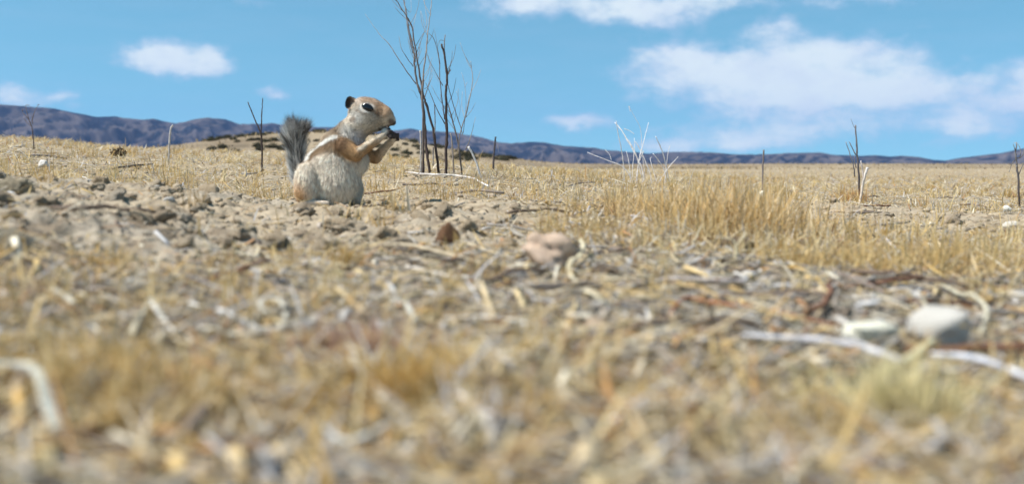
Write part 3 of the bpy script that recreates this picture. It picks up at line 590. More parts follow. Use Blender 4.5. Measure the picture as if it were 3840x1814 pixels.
stone('dirt_clod', 2760, 930, 150, (1, .7, .55), (.17, .125, .085), 518, 'dark clod lying behind the small forked plant', 'dirt clod', M_CLOD, facet=4, amp=.4)
stone('dirt_clod', 2270, 1035, 120, (1, .7, .6), (.17, .13, .10), 519, 'dark clod right of the pinkish rock', 'dirt clod', M_CLOD, facet=3, amp=.4)
stone('stone', 3320, 855, 120, (1, .7, .45), (.50, .46, .42), 520, 'low pale stone in the right cloddy patch', 'stone', M_STONE)
stone('stone', 165, 628, 38, (1, .8, .8), (.70, .66, .62), 521, 'small white stone in the left grass', 'stone', M_STONE, sink=.1, lift=.008)
stone('stone', 3775, 790, 34, (1, .8, .8), (.72, .70, .64), 522, 'small white stone in the grass near the right edge', 'stone', M_STONE, sink=.14, lift=.005)
stone('stone', 3790, 845, 60, (1, .8, .6), (.58, .54, .48), 523, 'grey-white stone below the plant at the right edge', 'stone', M_STONE, sink=.1)
stone('stone', 1280, 1075, 75, (1, .8, .8), (.62, .58, .54), 524, 'round whitish stone below the long cream stalk', 'stone', M_STONE)
stone('stone', 2345, 1180, 42, (1, .9, .9), (.70, .69, .66), 525, 'small round white pebble right of the slanting tan straw', 'stone', M_STONE, facet=0, amp=.15)
stone('seed_husk', 2856, 762, 30, (.75, .6, 1.1), (.85, .80, .66), 526, 'white fluffy seed husk caught in the tall golden tuft', 'seed husk', M_STONE, facet=0, amp=.3, lift=.018)
# curled husk by the pinkish rock
ground_stick('leaf_curl', z8((1960, 800), (1890, 770), (1850, 710), (1875, 660), (1925, 650), (1955, 600), (1930, 560)), 26, (.62, .54, .36), 'hooked curl of dry leaf right of the pinkish rock', 'leaf', flat=.4, lifts=(.0, .002, .006, .011, .013, .018, .020))

# ------------------------------------------------------------------ standing dead weeds
def wmat(c): return c
def stem_tube(name, pts, Y, r0, r1, col0, col1, parent, ground=False, dy=0., nodes=True):
    P = [at(px, py, Y) for px, py in pts]
    for i, p in enumerate(P): p.y += dy * i / max(len(P) - 1, 1); 
    if ground: P[0].z = min(P[0].z, float(Z(P[0].x, P[0].y)) - .004)
    Q = spline(P, 5, r0 * .5) - np.array(parent.location); t = np.linspace(0, 1, len(Q))
    R = (r0 + (r1 - r0) * t) * (.66 if col0[0] > .6 else .9 if ground else .72)
    if nodes: R = R * (1 + .22 * (rng.random(len(Q)) < .16))
    c = np.array(col0)[None] * (1 - t[:, None]) + np.array(col1)[None] * t[:, None]
    V, F, C = tubes([Q], [R], 6, 1, [c], .1); o = link(name, mesh_np(name, V, F, C), M_WOOD, parent)
    if name == 'stem' and parent.name.startswith('dead_weed') and len(Q) > 12 and col0[0] < .3:            # fine side twigs
        for k in range(5):
            i = random.randrange(len(Q) // 3, len(Q) - 3); tg = Q[i + 2] - Q[i]; tg /= np.linalg.norm(tg); sd = np.array([random.choice((-1, 1)) * random.uniform(.4, .8), random.uniform(-.5, .5), .2])
            L = random.uniform(.02, .06); p1 = Q[i] + (tg + sd) * L * .5; p2 = p1 + (tg * 1.2 + sd * .5) * L * .5
            V, F, C = tubes([spline([Q[i], p1, p2], 3)], [np.linspace(.0008, .0004, 7)], 5, 1, [np.tile(np.array(col1) * .6 + .12, (7, 1))]); link('twig', mesh_np('twig', V, F, C), M_WOOD, o)
    return o
def plant(name, base, Y, label, cat, group=None):
    o = bpy.data.objects.new(name, None); COL.objects.link(o); p = at(base[0], base[1], Y); p.z = float(Z(p.x, p.y)); o.location = p
    return tag(o, label, cat, group)
z4 = lambda *pp: [(1350 + a * .5753, b_ * .5753) for a, b_ in pp]
MM = 1e-3; DK, DK2, LT = (.058, .040, .036), (.085, .066, .06), (.46, .42, .39)
Y4 = 2.5; a = plant('dead_weed', (1620, 640), Y4, 'tallest dead weed with several bare dark stems right of the squirrel', 'dead weed')
stem_tube('stem', z4((458, 1125), (430, 950), (420, 800), (400, 640), (370, 540), (350, 430), (345, 330), (320, 230), (300, 120), (285, 40), (262, -60), (250, -160)), Y4, 4.0 * MM, .9 * MM, DK, (.24, .21, .20), a, True, .05)
stem_tube('stem', z4((514, 1110), (485, 880), (440, 700), (418, 630), (400, 520), (385, 420), (365, 300), (345, 180), (300, 100), (235, 0), (180, -90)), Y4 + .02, 3.8 * MM, .8 * MM, DK, (.26, .22, .21), a, True, -.06)
stem_tube('stem', z4((410, 1095), (412, 850), (405, 600), (410, 480), (425, 350), (437, 200), (455, 60), (462, -80)), Y4 - .03, 3.4 * MM, .6 * MM, DK, LT, a, True, .03)
stem_tube('stem', z4((393, 1040), (396, 940), (392, 850)), Y4 - .05, 2.6 * MM, 2.0 * MM, (.42, .37, .33), (.5, .46, .42), a, True)
for pp, r in (([(365, 548), (300, 460), (240, 370), (190, 290), (140, 240), (100, 190), (30, 90)], 1.9), ([(348, 435), (300, 370), (270, 310), (260, 245)], 1.5), ([(420, 640), (455, 540), (470, 500), (465, 440)], 1.6),
              ([(345, 350), (312, 200), (298, 100), (290, 20), (300, -60)], 1.5), ([(350, 400), (400, 250), (430, 150), (420, 60), (405, -60)], 1.2), ([(420, 580), (445, 560), (462, 480), (468, 430)], 1.0),
              ([(365, 300), (410, 215), (440, 190)], .9), ([(340, 330), (345, 160), (358, 60)], 1.0), ([(385, 430), (440, 360), (462, 440), (520, 540)], .8), ([(300, 60), (325, 70), (320, -40)], .8),
              ([(375, 640), (355, 600), (335, 590)], .6), ([(430, 180), (415, 150), (395, 70)], .8)):
    stem_tube('branch', z4(*pp), Y4 + random.uniform(-.04, .04), r * MM, .45 * MM, (.12, .095, .09), (.56, .52, .49), a, dy=random.uniform(-.05, .05))
Y4 = 2.42; a = plant('dead_weed', (1673, 640), Y4, 'dead weed with one thick dark stem and knotted top, beside the tallest weed', 'dead weed')
stem_tube('stem', z4((558, 1110), (562, 1000), (565, 850), (562, 700), (562, 580), (568, 490), (550, 360), (532, 288)), Y4, 4.2 * MM, 2.4 * MM, DK, DK2, a, True)
for pp, r, r1 in (([(550, 370), (549, 290), (555, 228)], 1.8, 1.4), ([(568, 490), (580, 475), (592, 458)], 2.4, 1.6), ([(555, 810), (500, 710), (455, 600), (430, 540)], 1.7, .7), ([(552, 780), (535, 650), (522, 500), (520, 400), (490, 270), (455, 228)], 1.8, .8),
                  ([(540, 560), (490, 470), (440, 370), (430, 320)], 1.2, .5), ([(485, 680), (488, 780), (485, 870)], 1.5, 1.5), ([(570, 545), (610, 690), (655, 830), (665, 880)], 1.3, 1.3), ([(522, 420), (505, 300), (488, 205)], 1.0, .4),
                  ([(545, 265), (520, 265), (510, 300)], .9, .5), ([(478, 960), (478, 1080)], 2.2, 2.2)):
    stem_tube('branch', z4(*pp), Y4 + random.uniform(-.03, .03), r * MM, r1 * MM, (.10, .078, .072), (.30, .27, .25), a, dy=random.uniform(-.03, .03))
Y4 = 2.55; a = plant('dead_weed', (1733, 620), Y4, 'slender grey dead weed right of the thick dark stem', 'dead weed')
stem_tube('stem', z4((668, 1060), (640, 940), (620, 850), (590, 740), (575, 680)), Y4, 2.4 * MM, 1.5 * MM, (.13, .105, .095), (.22, .19, .175), a, True)
stem_tube('stem', z4((665, 1040), (645, 960), (655, 860), (690, 750), (720, 620), (735, 520), (728, 450), (722, 400)), Y4, 2.0 * MM, .7 * MM, (.14, .115, .105), (.5, .47, .45), a, True)
stem_tube('stem', z4((612, 1030), (600, 930), (588, 870)), Y4 - .03, 2.2 * MM, 1.6 * MM, (.20, .16, .14), (.36, .32, .29), a, True)
for pp, r in (([(672, 870), (690, 700), (682, 560), (660, 470)], 1.0), ([(690, 760), (715, 620)], 1.6), ([(690, 975), (722, 895), (755, 765)], 1.9), ([(683, 570), (697, 530)], 1.0), ([(640, 780), (655, 700), (632, 600)], .5)):
    stem_tube('branch', z4(*pp), Y4, r * MM, .5 * MM, (.18, .155, .14), (.52, .49, .47), a, dy=random.uniform(-.03, .03))
a = plant('leaning_stalk', (1805, 645), 2.5, 'pale broken stalk leaning left of the dark lone stake', 'stalk'); stem_tube('stem', z4((792, 1125), (750, 1040), (706, 955)), 2.5, 3.0 * MM, 2.6 * MM, (.52, .49, .47), (.62, .60, .58), a, True)
a = plant('lone_stalk', (1850, 640), 3.4, 'thin dark stake-like stalk standing alone right of the tall weeds', 'stalk')
stem_tube('stem', z4((866, 1110), (874, 1000), (884, 892)), 3.4, 3.4 * MM, 3.0 * MM, (.08, .065, .065), (.07, .062, .065), a, True); stem_tube('branch', z4((884, 915), (895, 940), (905, 990)), 3.4, .9 * MM, .6 * MM, DK2, LT, a)
z5 = lambda *pp: [(1800 + a_ * .452, 350 + b_ * .452) for a_, b_ in pp]
Y5 = 2.9; a = plant('white_weed', (2390, 650), Y5, 'clump of bleached white dry stems rising from the right grass', 'dead weed')
for pp, r in (([(1200, 700), (1190, 610), (1165, 460), (1135, 330), (1115, 235)], 2.2), ([(1370, 720), (1345, 620), (1280, 480), (1220, 370), (1180, 300), (1130, 240)], 3.0), ([(1430, 720), (1405, 650), (1340, 490), (1290, 400)], 2.6),
              ([(1300, 720), (1320, 560), (1345, 470), (1375, 360), (1410, 240)], 2.0), ([(1380, 640), (1345, 480), (1330, 300), (1270, 180), (1235, 108)], 1.2), ([(1580, 740), (1530, 560), (1490, 450), (1445, 360)], 2.8),
              ([(1550, 720), (1530, 640), (1480, 560), (1430, 500)], 2.2), ([(1530, 720), (1545, 600), (1560, 480), (1575, 430)], 1.4), ([(1290, 740), (1190, 615), (1050, 555), (890, 490)], 2.4), ([(1290, 720), (1310, 600), (1330, 520), (1345, 480)], 2.4),
              ([(1250, 700), (1240, 600), (1215, 480)], 1.8), ([(1260, 720), (1270, 600), (1285, 470), (1287, 370)], 1.6), ([(1450, 740), (1560, 620), (1640, 525)], 1.8), ([(1360, 700), (1300, 520), (1240, 400), (1215, 370)], 2.2), ([(1480, 720), (1420, 560), (1435, 530)], 1.5)):
    stem_tube('stem', z5(*pp), Y5 + random.uniform(-.06, .06), r * MM, r * .55 * MM, (.66, .60, .57), (.82, .80, .80), a, True, dy=random.uniform(-.05, .05))
for pp in ([(1195, 295), (1240, 310), (1280, 340)], [(1235, 108), (1240, 130), (1248, 152)], [(1040, 470), (1075, 510), (1090, 555)]):
    stem_tube('branch', z5(*pp), Y5, 1.5 * MM, 1.0 * MM, (.76, .73, .72), (.84, .83, .83), a)
a = plant('lone_stalk', (2862, 690), 2.6, 'thin dark stalk standing alone left of the right forked weed', 'stalk'); stem_tube('stem', [(2858, 715), (2860, 640), (2864, 562)], 2.6, 2.6 * MM, 2.4 * MM, (.20, .16, .15), (.16, .14, .14), a, True)
z6 = lambda *pp: [(2800 + a_ * .411, 400 + b_ * .411) for a_, b_ in pp]
Y6 = 2.45; a = plant('forked_weed', (3225, 700), Y6, 'dark dead weed with three bare prongs in the right grass', 'dead weed')
stem_tube('stem', z6((1030, 760), (1022, 600), (1008, 440), (1000, 300), (993, 168)), Y6, 2.8 * MM, 2.0 * MM, DK, (.20, .20, .22), a, True)
for pp, r in (([(985, 195), (965, 150), (950, 108)], .8), ([(1008, 455), (985, 420), (960, 370), (935, 320)], 2.0), ([(985, 640), (980, 560), (955, 470), (905, 322)], 2.2), ([(1000, 560), (985, 500), (985, 440)], 1.6)):
    stem_tube('branch', z6(*pp), Y6, r * MM, r * .6 * MM, DK2, (.24, .24, .26), a)
a = plant('pale_stalk', (3228, 780), 2.2, 'thick pale broken stalk right of the dark forked weed', 'stalk')
stem_tube('stem', z6((1025, 930), (1050, 760), (1075, 640), (1102, 555)), 2.2, 3.2 * MM, 3.4 * MM, (.55, .44, .33), (.58, .55, .53), a, True); stem_tube('branch', z6((1068, 660), (1055, 570), (1042, 495)), 2.2, 2.6 * MM, 2.0 * MM, (.45, .38, .33), (.55, .50, .48), a)
Y6 = 2.3; a = plant('wiry_weed', (3820, 720), Y6, 'dark wiry weed with curled tips at the right edge', 'dead weed')
stem_tube('stem', z6((2490, 800), (2480, 690), (2468, 560), (2455, 440), (2462, 325)), Y6, 3.2 * MM, 1.6 * MM, DK, (.2, .2, .21), a, True)
for pp in ([(2460, 440), (2440, 380), (2424, 342)], [(2470, 470), (2500, 460), (2515, 400), (2500, 345), (2470, 325)], [(2468, 560), (2450, 540), (2422, 552)], [(2490, 470), (2520, 440), (2540, 380), (2580, 390)], [(2478, 640), (2510, 560), (2540, 520), (2580, 500)], [(2455, 480), (2440, 520), (2430, 600)]):
    stem_tube('branch', z6(*pp), Y6, 1.5 * MM, .8 * MM, DK2, (.34, .33, .33), a, dy=random.uniform(-.03, .03))
Y3 = 3.6; a = plant('branched_weed', (122, 505), Y3, 'small dead weed with curled side twigs on the left skyline', 'dead weed')
stem_tube('stem', z3((308, 500), (300, 420), (285, 340), (260, 280), (245, 220), (235, 160), (268, 160)), Y3, 2.4 * MM, 1.0 * MM, DK, (.24, .19, .19), a, True)
for pp in ([(262, 285), (225, 245), (205, 225), (200, 190)], [(290, 310), (310, 235), (330, 190), (350, 148)], [(290, 350), (240, 310), (215, 260)], [(345, 155), (365, 155)], [(205, 215), (215, 190)], [(297, 330), (292, 250)]):
    stem_tube('branch', z3(*pp), Y3, 1.6 * MM, .9 * MM, DK2, (.28, .22, .22), a)
a = plant('pale_stalk', (632, 560), 3.4, 'short pale stalk with a bent tip in the left grass', 'stalk'); stem_tube('stem', z3((1535, 600), (1545, 500), (1555, 400), (1562, 365), (1578, 342)), 3.4, 3.2 * MM, 3.6 * MM, (.45, .40, .36), (.52, .50, .48), a, True)
Y3 = 3.0; a = plant('forked_weed', (980, 570), Y3, 'dark dead weed with two long prongs left of the squirrel', 'dead weed')
stem_tube('stem', z3((2388, 620), (2390, 520), (2380, 420), (2340, 320), (2262, 128)), Y3, 3.4 * MM, 1.7 * MM, DK, DK2, a, True); stem_tube('branch', z3((2388, 470), (2384, 400), (2386, 300), (2391, 200), (2396, 92)), Y3, 3.0 * MM, 1.6 * MM, DK, DK2, a)
# small forked dry plant in the right foreground
p0 = ground_at(2755, 1010); Y7 = p0.y; a = plant('forked_plant', (2755, 1010), Y7, 'small pale forked dry plant before the dark clod on the right', 'dead weed')
stem_tube('stem', zr((635, 590), (640, 500), (645, 440), (648, 395)), Y7, 1.5 * MM, 1.3 * MM, (.60, .50, .30), (.66, .57, .38), a, True)
for pp in ([(648, 400), (680, 350), (715, 300)], [(648, 400), (630, 365), (590, 345), (500, 342)], [(650, 560), (720, 480), (790, 420), (860, 370)], [(630, 470), (600, 520)]):
    stem_tube('branch', zr(*pp), Y7, 1.1 * MM, .7 * MM, (.62, .52, .34), (.66, .57, .40), a)
p0 = ground_at(2800, 1105); a = plant('dark_stalk', (2795, 1105), p0.y, 'short leaning blackish stalk above the reddish twigs', 'stalk'); stem_tube('stem', zr((725, 735), (690, 690), (655, 640), (640, 590)), p0.y, 3.4 * MM, 2.2 * MM, (.06, .05, .05), (.09, .07, .06), a, True)

# tufts one can point to
def tuft(name, px, py, n, h, spread, pal, label, lean=.42, wd=.0009, dpt=None):
    p = ground_at(px, py); o = bpy.data.objects.new(name, None); x = rng.normal(p.x, spread, n); y = rng.normal(p.y, spread * .7, n)
    V, Q, T, C = blades(x, y, h * (.35 + .65 * rng.random(n)), wd * (.6 + .8 * rng.random(n)), np.abs(rng.normal(lean, .3, n)), pick(pal, n, .25), curl=rng.uniform(.1, 1.3, n))
    me = mesh_np(name, V - np.array(p), [Q, T], C, smooth=False); o = link(name, me, M_GRASS); o.location = p
    return tag(o, label, 'grass tuft')
GOLD2 = np.vstack([PAL_GOLD * np.array([1.1, 1.04, 1.0]), PAL_PALE[[0, 1, 4, 5]] * np.array([1.02, .95, .85])])
tuft('grass_tuft', 2760, 880, 700, .088, .040, GOLD2, 'tall golden grass tuft standing above the small forked plant')
tuft('grass_tuft', 2560, 830, 380, .068, .045, GOLD2, 'golden grass tuft just left of the tallest tuft')
tuft('grass_tuft', 2420, 800, 300, .056, .045, GOLD2, 'loose golden tuft below the clump of white stems')
tuft('grass_tuft', 2900, 830, 260, .070, .040, GOLD2, 'thin golden tuft just right of the tallest tuft')
tuft('grass_tuft', 3195, 760, 200, .050, .020, np.array([[.46, .25, .09], [.52, .30, .12]]), 'orange-brown tuft at the foot of the right forked weed')
tuft('grass_tuft', 1470, 800, 60, .032, .012, PAL_GOLD, 'small sparse golden tuft right of the squirrel\'s feet')
p = ground_at(1500, 805); ro = bpy.data.objects.new('grass_tuft', None); COL.objects.link(ro); ro.location = p; tag(ro, 'few tall pale blades standing right of the squirrel\'s feet', 'grass tuft')
for k in range(6):
    V, Q, T, C = blades(np.array([p.x + .012 * random.uniform(-1, 1)]), np.array([p.y + random.uniform(-.004, .004)]), np.array([random.uniform(.022, .046)]), np.array([.0024]), np.array([random.uniform(.05, .4)]), PAL_PALE[[k]], curl=.7)
    link('blade', mesh_np('blade', V - np.array(p), [Q, T], C, smooth=False), M_GRASS, ro)
tuft('grass_tuft', 3350, 1600, 420, .034, .010, np.array([[.60, .52, .28], [.66, .58, .34]]), 'blurred pale yellow tuft in the lower right foreground')
tuft('grass_tuft', 230, 1420, 420, .026, .022, PAL_GOLD, 'blurred golden tuft in the left foreground')
tuft('grass_tuft', 520, 1560, 420, .024, .020, PAL_GOLD, 'blurred golden tuft near the bottom left')
tuft('grass_tuft', 1360, 1330, 300, .026, .012, np.array([[.40, .24, .17], [.46, .32, .24], [.36, .2, .13]]), 'blurred reddish-brown tuft in the middle foreground')
tuft('grass_tuft', 1500, 1520, 300, .030, .007, np.array([[.52, .33, .10], [.58, .40, .15]]), 'blurred upright orange tuft near the bottom centre')
tuft('grass_tuft', 3300, 1030, 420, .030, .050, PAL_GOLD, 'low golden tuft below the whitish leaning stick')
tuft('grass_tuft', 3560, 1000, 420, .032, .045, PAL_GOLD, 'low golden tuft between leaning stick and right edge')
tuft('grass_tuft', 3040, 1010, 350, .030, .035, PAL_GOLD, 'low golden tuft right of the small forked plant')
a = ground_at(444, 590)
def bush_mesh(name, n, r, pal, leaf):
    u = rng.normal(0, 1, (n, 3)); u /= np.linalg.norm(u, axis=1)[:, None]; R_ = rng.random(n) ** .45 * (1 + .35 * n3(u * 1.6, 601))
    P = u * R_[:, None] * r; P[:, 2] = np.abs(P[:, 2]) * .85; q = rng.normal(0, leaf, (n, 3, 3)); V = (P[:, None] + q).reshape(-1, 3); T = np.arange(3 * n).reshape(-1, 3)
    return mesh_np(name, V, [T], np.repeat(pick(pal, n, .3), 3, 0), smooth=False)
o = link('dark_weed', bush_mesh('dark_weed', 260, .030, np.array([[.07, .045, .03], [.12, .08, .05]]), .005), M_SHRUB); o.location = (a.x, a.y, a.z + .012); tag(o, 'small dark dried weed ball in the left grass', 'dead weed')

# shrubs on the knoll
shm = [bush_mesh('desert_shrub', 420, 1.0, np.array([[.055, .06, .035], [.075, .07, .045], [.09, .075, .05]]), .13) for _ in range(4)]
n = 0; tries = 0
while n < 170 and tries < 6000:
    tries += 1; px = random.uniform(760, 1960); yy = random.uniform(66, 96); x = (px - 1920) / FPX * yy; z = float(Z(x, yy))
    if z < .1: continue
    o = link('desert_shrub', shm[n % 4], M_SHRUB); s = random.uniform(.14, .42); place(o, x, yy, z - .03, random.uniform(0, 6.28), (s * 1.25, s * 1.1, s)); n += 1
    tag(o, '%s dark shrub on the %s of the brown knoll%s' % (size_word(s, .21, .32), 'left flank' if px < 1050 else 'crest' if px < 1400 else 'right flank' if px < 1680 else 'low right end', ', near its top' if z > 2 else ', halfway up' if z > 1 else ', near its foot'), 'shrub', 'shrubs on the brown knoll')

# ------------------------------------------------------------------ the squirrel (one continuous body grown as an implicit surface)
U = .1493e-3                                                   # metres per drawing unit
GZ = 1110.
def rc(p, a, b, ra, rb):
    ba = b - a; t = np.clip(((p - a) @ ba) / (ba @ ba), 0, 1); return np.linalg.norm(p - a - t[:, None] * ba, axis=1) - (ra + (rb - ra) * t)
def el_(p, c, r):
    q = (p - c) / r; k = np.linalg.norm(q, axis=1); return (k - 1) * min(r)
A_ = lambda x, y, zy: np.array([x, y, GZ - zy], float)
PR = []                                                         # (group, blend, a, b, ra, rb) or ellipsoid
def addc(g, k, a, b, ra, rb): PR.append((g, k, 'c', A_(*a), A_(*b), ra, rb))
def adde(g, k, c, r): PR.append((g, k, 'e', A_(*c), np.array(r, float), 0, 0))
adde('torso', 40, (560, 0, 900), (235, 170, 225)); adde('torso', 40, (600, 0, 760), (245, 185, 200)); addc('torso', 40, (635, 0, 720), (690, 0, 605), 190, 180); addc('torso', 40, (690, 0, 600), (775, 0, 465), 178, 122)
adde('torso', 40, (655, -15, 880), (205, 190, 235)); addc('torso', 40, (775, 0, 600), (800, 0, 720), 120, 130)
addc('head', 45, (775, 0, 465), (880, 0, 365), 118, 118); adde('head', 30, (905, 0, 290), (148, 128, 150)); adde('head', 30, (975, 0, 285), (122, 104, 126))
addc('head', 30, (930, 0, 320), (1085, 0, 318), 118, 84); addc('head', 25, (1085, 0, 318), (1142, 0, 352), 82, 44); addc('head', 25, (930, 0, 390), (1085, 0, 400), 82, 36)
adde('head', 25, (1042, 0, 288), (96, 72, 90)); adde('head', 30, (885, -62, 380), (105, 70, 95)); adde('head', 30, (885, 62, 380), (105, 70, 95))
adde('leg', 15, (398, -135, 925), (112, 105, 205)); adde('leg', 9, (420, 135, 930), (112, 105, 200)); adde('leg', 14, (772, 105, 985), (92, 95, 140)); 
addc('foot', 12, (400, -190, 1082), (590, -205, 1092), 34, 22); addc('foot', 12, (770, 80, 1085), (880, 40, 1092), 32, 22)
addc('arm', 22, (728, -130, 590), (845, -172, 662), 84, 58); addc('arm', 12, (845, -172, 662), (1075, -70, 490), 54, 29)
addc('farm', 20, (770, 130, 600), (975, 150, 690), 84, 52); addc('farm', 10, (975, 150, 690), (1150, 48, 520), 48, 28)
adde('hand', 10, (1098, -52, 456), (42, 30, 36)); adde('hand', 10, (1165, 40, 505), (36, 28, 34))
for j, (dx, dy, dz) in enumerate(((0, -66, -18), (8, -52, 2), (6, -58, 20), (-4, -66, 36))):
    b1 = (1148 + dx, dy, 468 + dz); addc('finger', 5, (1112, -58, 456 + dz * .6), b1, 15, 13); addc('finger', 5, b1, (1186 + dx, dy + 40, 484 + dz * .7), 13, 9)
for j, dz in enumerate((-22, -4, 14, 30)):
    b1 = (1200, 34, 494 + dz); addc('finger', 5, (1172, 42, 503 + dz * .6), b1, 14, 12); addc('finger', 5, b1, (1198, 4, 492 + dz * .8), 12, 9)
addc('finger', 5, (1090, -30, 440), (1130, -8, 425), 14, 11)
def sdf(P, groups=None):
    F = np.full(len(P), 1e3)
    for g, k, t, a, b, ra, rb in PR:
        if groups and g not in groups: continue
        if t == 'c': lo, hi = np.minimum(a - ra, b - rb), np.maximum(a + ra, b + rb)
        else: lo, hi = a - b, a + b
        m_ = np.all((P > lo - 90) & (P < hi + 90), axis=1) if not groups else np.ones(len(P), bool)
        if not m_.any(): continue
        q = P[m_]; d = rc(q, a, b, ra, rb) if t == 'c' else el_(q, a, b)
        f = F[m_]; h = np.clip(.5 + .5 * (f - d) / k, 0, 1); F[m_] = f * (1 - h) + d * h - k * h * (1 - h)
    return F
def surface_nets(F, org, h):
    s = F < 0; nx, ny, nz = [d - 1 for d in F.shape]; acc = np.zeros((nx, ny, nz, 3)); cnt = np.zeros((nx, ny, nz))
    cor = [(i, j, k) for i in (0, 1) for j in (0, 1) for k in (0, 1)]; sl = lambda c: (slice(c[0], c[0] + nx), slice(c[1], c[1] + ny), slice(c[2], c[2] + nz))
    for a in cor:
        for ax in range(3):
            if a[ax]: continue
            b = list(a); b[ax] = 1; fa, fb = F[sl(a)], F[sl(b)]; m_ = s[sl(a)] != s[sl(b)]; t = fa[m_] / (fa[m_] - fb[m_])
            p = np.tile(np.array(a, float), (len(t), 1)); p[:, ax] = t; acc[m_] += p; cnt[m_] += 1
    m_ = cnt > 0; I = np.full(cnt.shape, -1); I[m_] = np.arange(m_.sum()); V = org + h * (np.argwhere(m_) + acc[m_] / cnt[m_][:, None]); Q = []
    for ax in range(3):
        u, v = (ax + 1) % 3, (ax + 2) % 3; sa = [slice(None)] * 3; sb = [slice(None)] * 3; sa[ax] = slice(0, -1); sb[ax] = slice(1, None)
        e = np.argwhere(s[tuple(sa)] != s[tuple(sb)]); e = e[(e[:, u] > 0) & (e[:, v] > 0) & (e[:, u] < I.shape[u]) & (e[:, v] < I.shape[v])]; ins = s[tuple(e.T)]
        def cell(du, dv): c = e.copy(); c[:, u] -= du; c[:, v] -= dv; return I[tuple(c.T)]
        q = np.stack([cell(1, 1), cell(0, 1), cell(0, 0), cell(1, 0)], -1); q[~ins] = q[~ins][:, ::-1]; Q.append(q)
    return V, np.concatenate(Q)
h_ = 7.0; ax_ = [np.arange(265, 1235, h_), np.arange(-265, 265, h_), np.arange(-20, 1000, h_)]
G = np.stack(np.meshgrid(*ax_, indexing='ij'), -1).reshape(-1, 3); F_ = sdf(G).reshape([len(q) for q in ax_])
SV, SQ = surface_nets(F_, np.array([ax_[0][0], ax_[1][0], ax_[2][0]]), h_); del G
def polyd(x, z, pts):
    d = np.full(len(x), 1e9); P = np.stack([x, z], -1)
    for (a, b) in zip(pts[:-1], pts[1:]):
        a, b = np.array(a, float), np.array(b, float); t = np.clip(((P - a) @ (b - a)) / ((b - a) @ (b - a)), 0, 1); d = np.minimum(d, np.linalg.norm(P - a - t[:, None] * (b - a), axis=1))
    return d
def coat(P):
    x, y, zy = P[:, 0], P[:, 1], GZ - P[:, 2]; nz_ = n3(P / 60., 701); x = x + 14 * nz_; zy = zy + 14 * n3(P / 55., 733)
    gd = {g: sdf(P, {g}) for g in ('torso', 'head', 'leg', 'foot', 'arm', 'farm', 'hand', 'finger')}
    c = np.tile(np.array([.38, .29, .205]), (len(P), 1))
    def put(m_, col): nonlocal c; m_ = np.clip(m_, 0, 1)[:, None]; c = c * (1 - m_) + np.array(col) * m_
    soft = lambda d, r, w_=14: 1 - sstep(r - w_, r + w_, d)
    L = np.interp(x, [290, 340, 480, 600, 660, 760, 860, 900], [770, 730, 668, 645, 640, 690, 700, 640])
    put(sstep(-18, 18, zy - L), (.85, .74, .61)); put(sstep(0, 120, x - 560) * sstep(0, 60, zy - L), (.79, .69, .57))
    side = sstep(20, 70, np.abs(y))
    put(side * soft(polyd(x, zy, [(640, 520), (570, 550), (480, 590), (410, 650), (372, 705)]), 30, 12), (.20, .135, .09)) 
    put(side * soft(polyd(x, zy, [(640, 565), (520, 615), (410, 680)]), 26, 12), (.30, .205, .125))
    put(side * soft(polyd(x, zy, [(660, 492), (590, 525), (500, 572), (430, 630), (385, 690)]), 20, 8), (.88, .85, .78))
    put(soft(np.hypot((x - 335) * .9, (zy - 1035) * .7), 85, 75) * (zy > 800), (.54, .32, .15))
    put(soft(np.hypot(x - 760, zy - 430), 62, 40), (.74, .71, .65))
    hd = soft(gd['head'], 6, 14) * (gd['head'] < gd['torso'] + 40)
    put(hd, (.64, .555, .44)); put(hd * sstep(0, 40, 235 + .10 * (x - 900) - zy), (.46, .32, .225)); put(hd * soft(np.hypot(x - 1085, (zy - 268) * 1.2), 88, 45), (.40, .24, .135))
    put(hd * soft(np.hypot((x - 850), (zy - 320)), 70, 40), (.66, .63, .58)); put(hd * soft(np.hypot(x - 820, zy - 345), 30, 18), (.34, .26, .20)); put(hd * soft(polyd(x, zy, [(860, 262), (905, 275), (960, 300), (1010, 318)]), 12, 12), (.42, .34, .27)); put(hd * soft(np.hypot(x - 990, zy - 345), 60, 40), (.50, .43, .35))
    put(hd * soft(np.hypot((x - 940) * .66, (zy - 241)), 43, 9), (.70, .65, .58)); put(hd * soft(polyd(x, zy, [(990, 268), (1040, 298)]), 15, 10), (.24, .155, .10))
    put(soft(np.hypot(x - 870, (zy - 500) * 1.3), 75, 45), (.55, .53, .52)); put(hd * soft(polyd(x, zy, [(1040, 425), (1100, 412), (1160, 402)]), 12, 8), (.06, .045, .04)); put(hd * soft(np.hypot(x - 1150, zy - 365), 30, 12), (.10, .07, .06))
    put(hd * soft(np.hypot(x - 850, zy - 185), 40, 25), (.60, .52, .44))
    ar = np.minimum(gd['arm'], gd['farm']); am = soft(ar, 8, 12) * (zy > 470)
    put(am, (.47, .285, .14)); put(am * soft(np.hypot(x - 700, zy - 575), 78, 40), (.22, .13, .075)); put(am * sstep(960, 1080, x), (.62, .53, .42)); put(am * soft(polyd(x, zy, [(880, 615), (1060, 460)]), 22, 16), (.66, .58, .46))
    put(soft(gd['hand'], 6, 8), (.66, .61, .53)); put(soft(gd['finger'], 5, 6), (.055, .045, .045)); put(soft(gd['foot'], 6, 8), (.56, .47, .38))
    return np.clip(c * (1 + .22 * n3(P / 18., 761))[:, None], .01, 1), gd
SC, GD = coat(SV)
sq = bpy.data.objects.new('squirrel', None); COL.objects.link(sq); zs = float(Z(SQX, SQY)); sq.location = (SQX, SQY, .0715)
tag(sq, 'tan ground squirrel with grey bushy tail sitting upright, eating from its paws', 'squirrel')
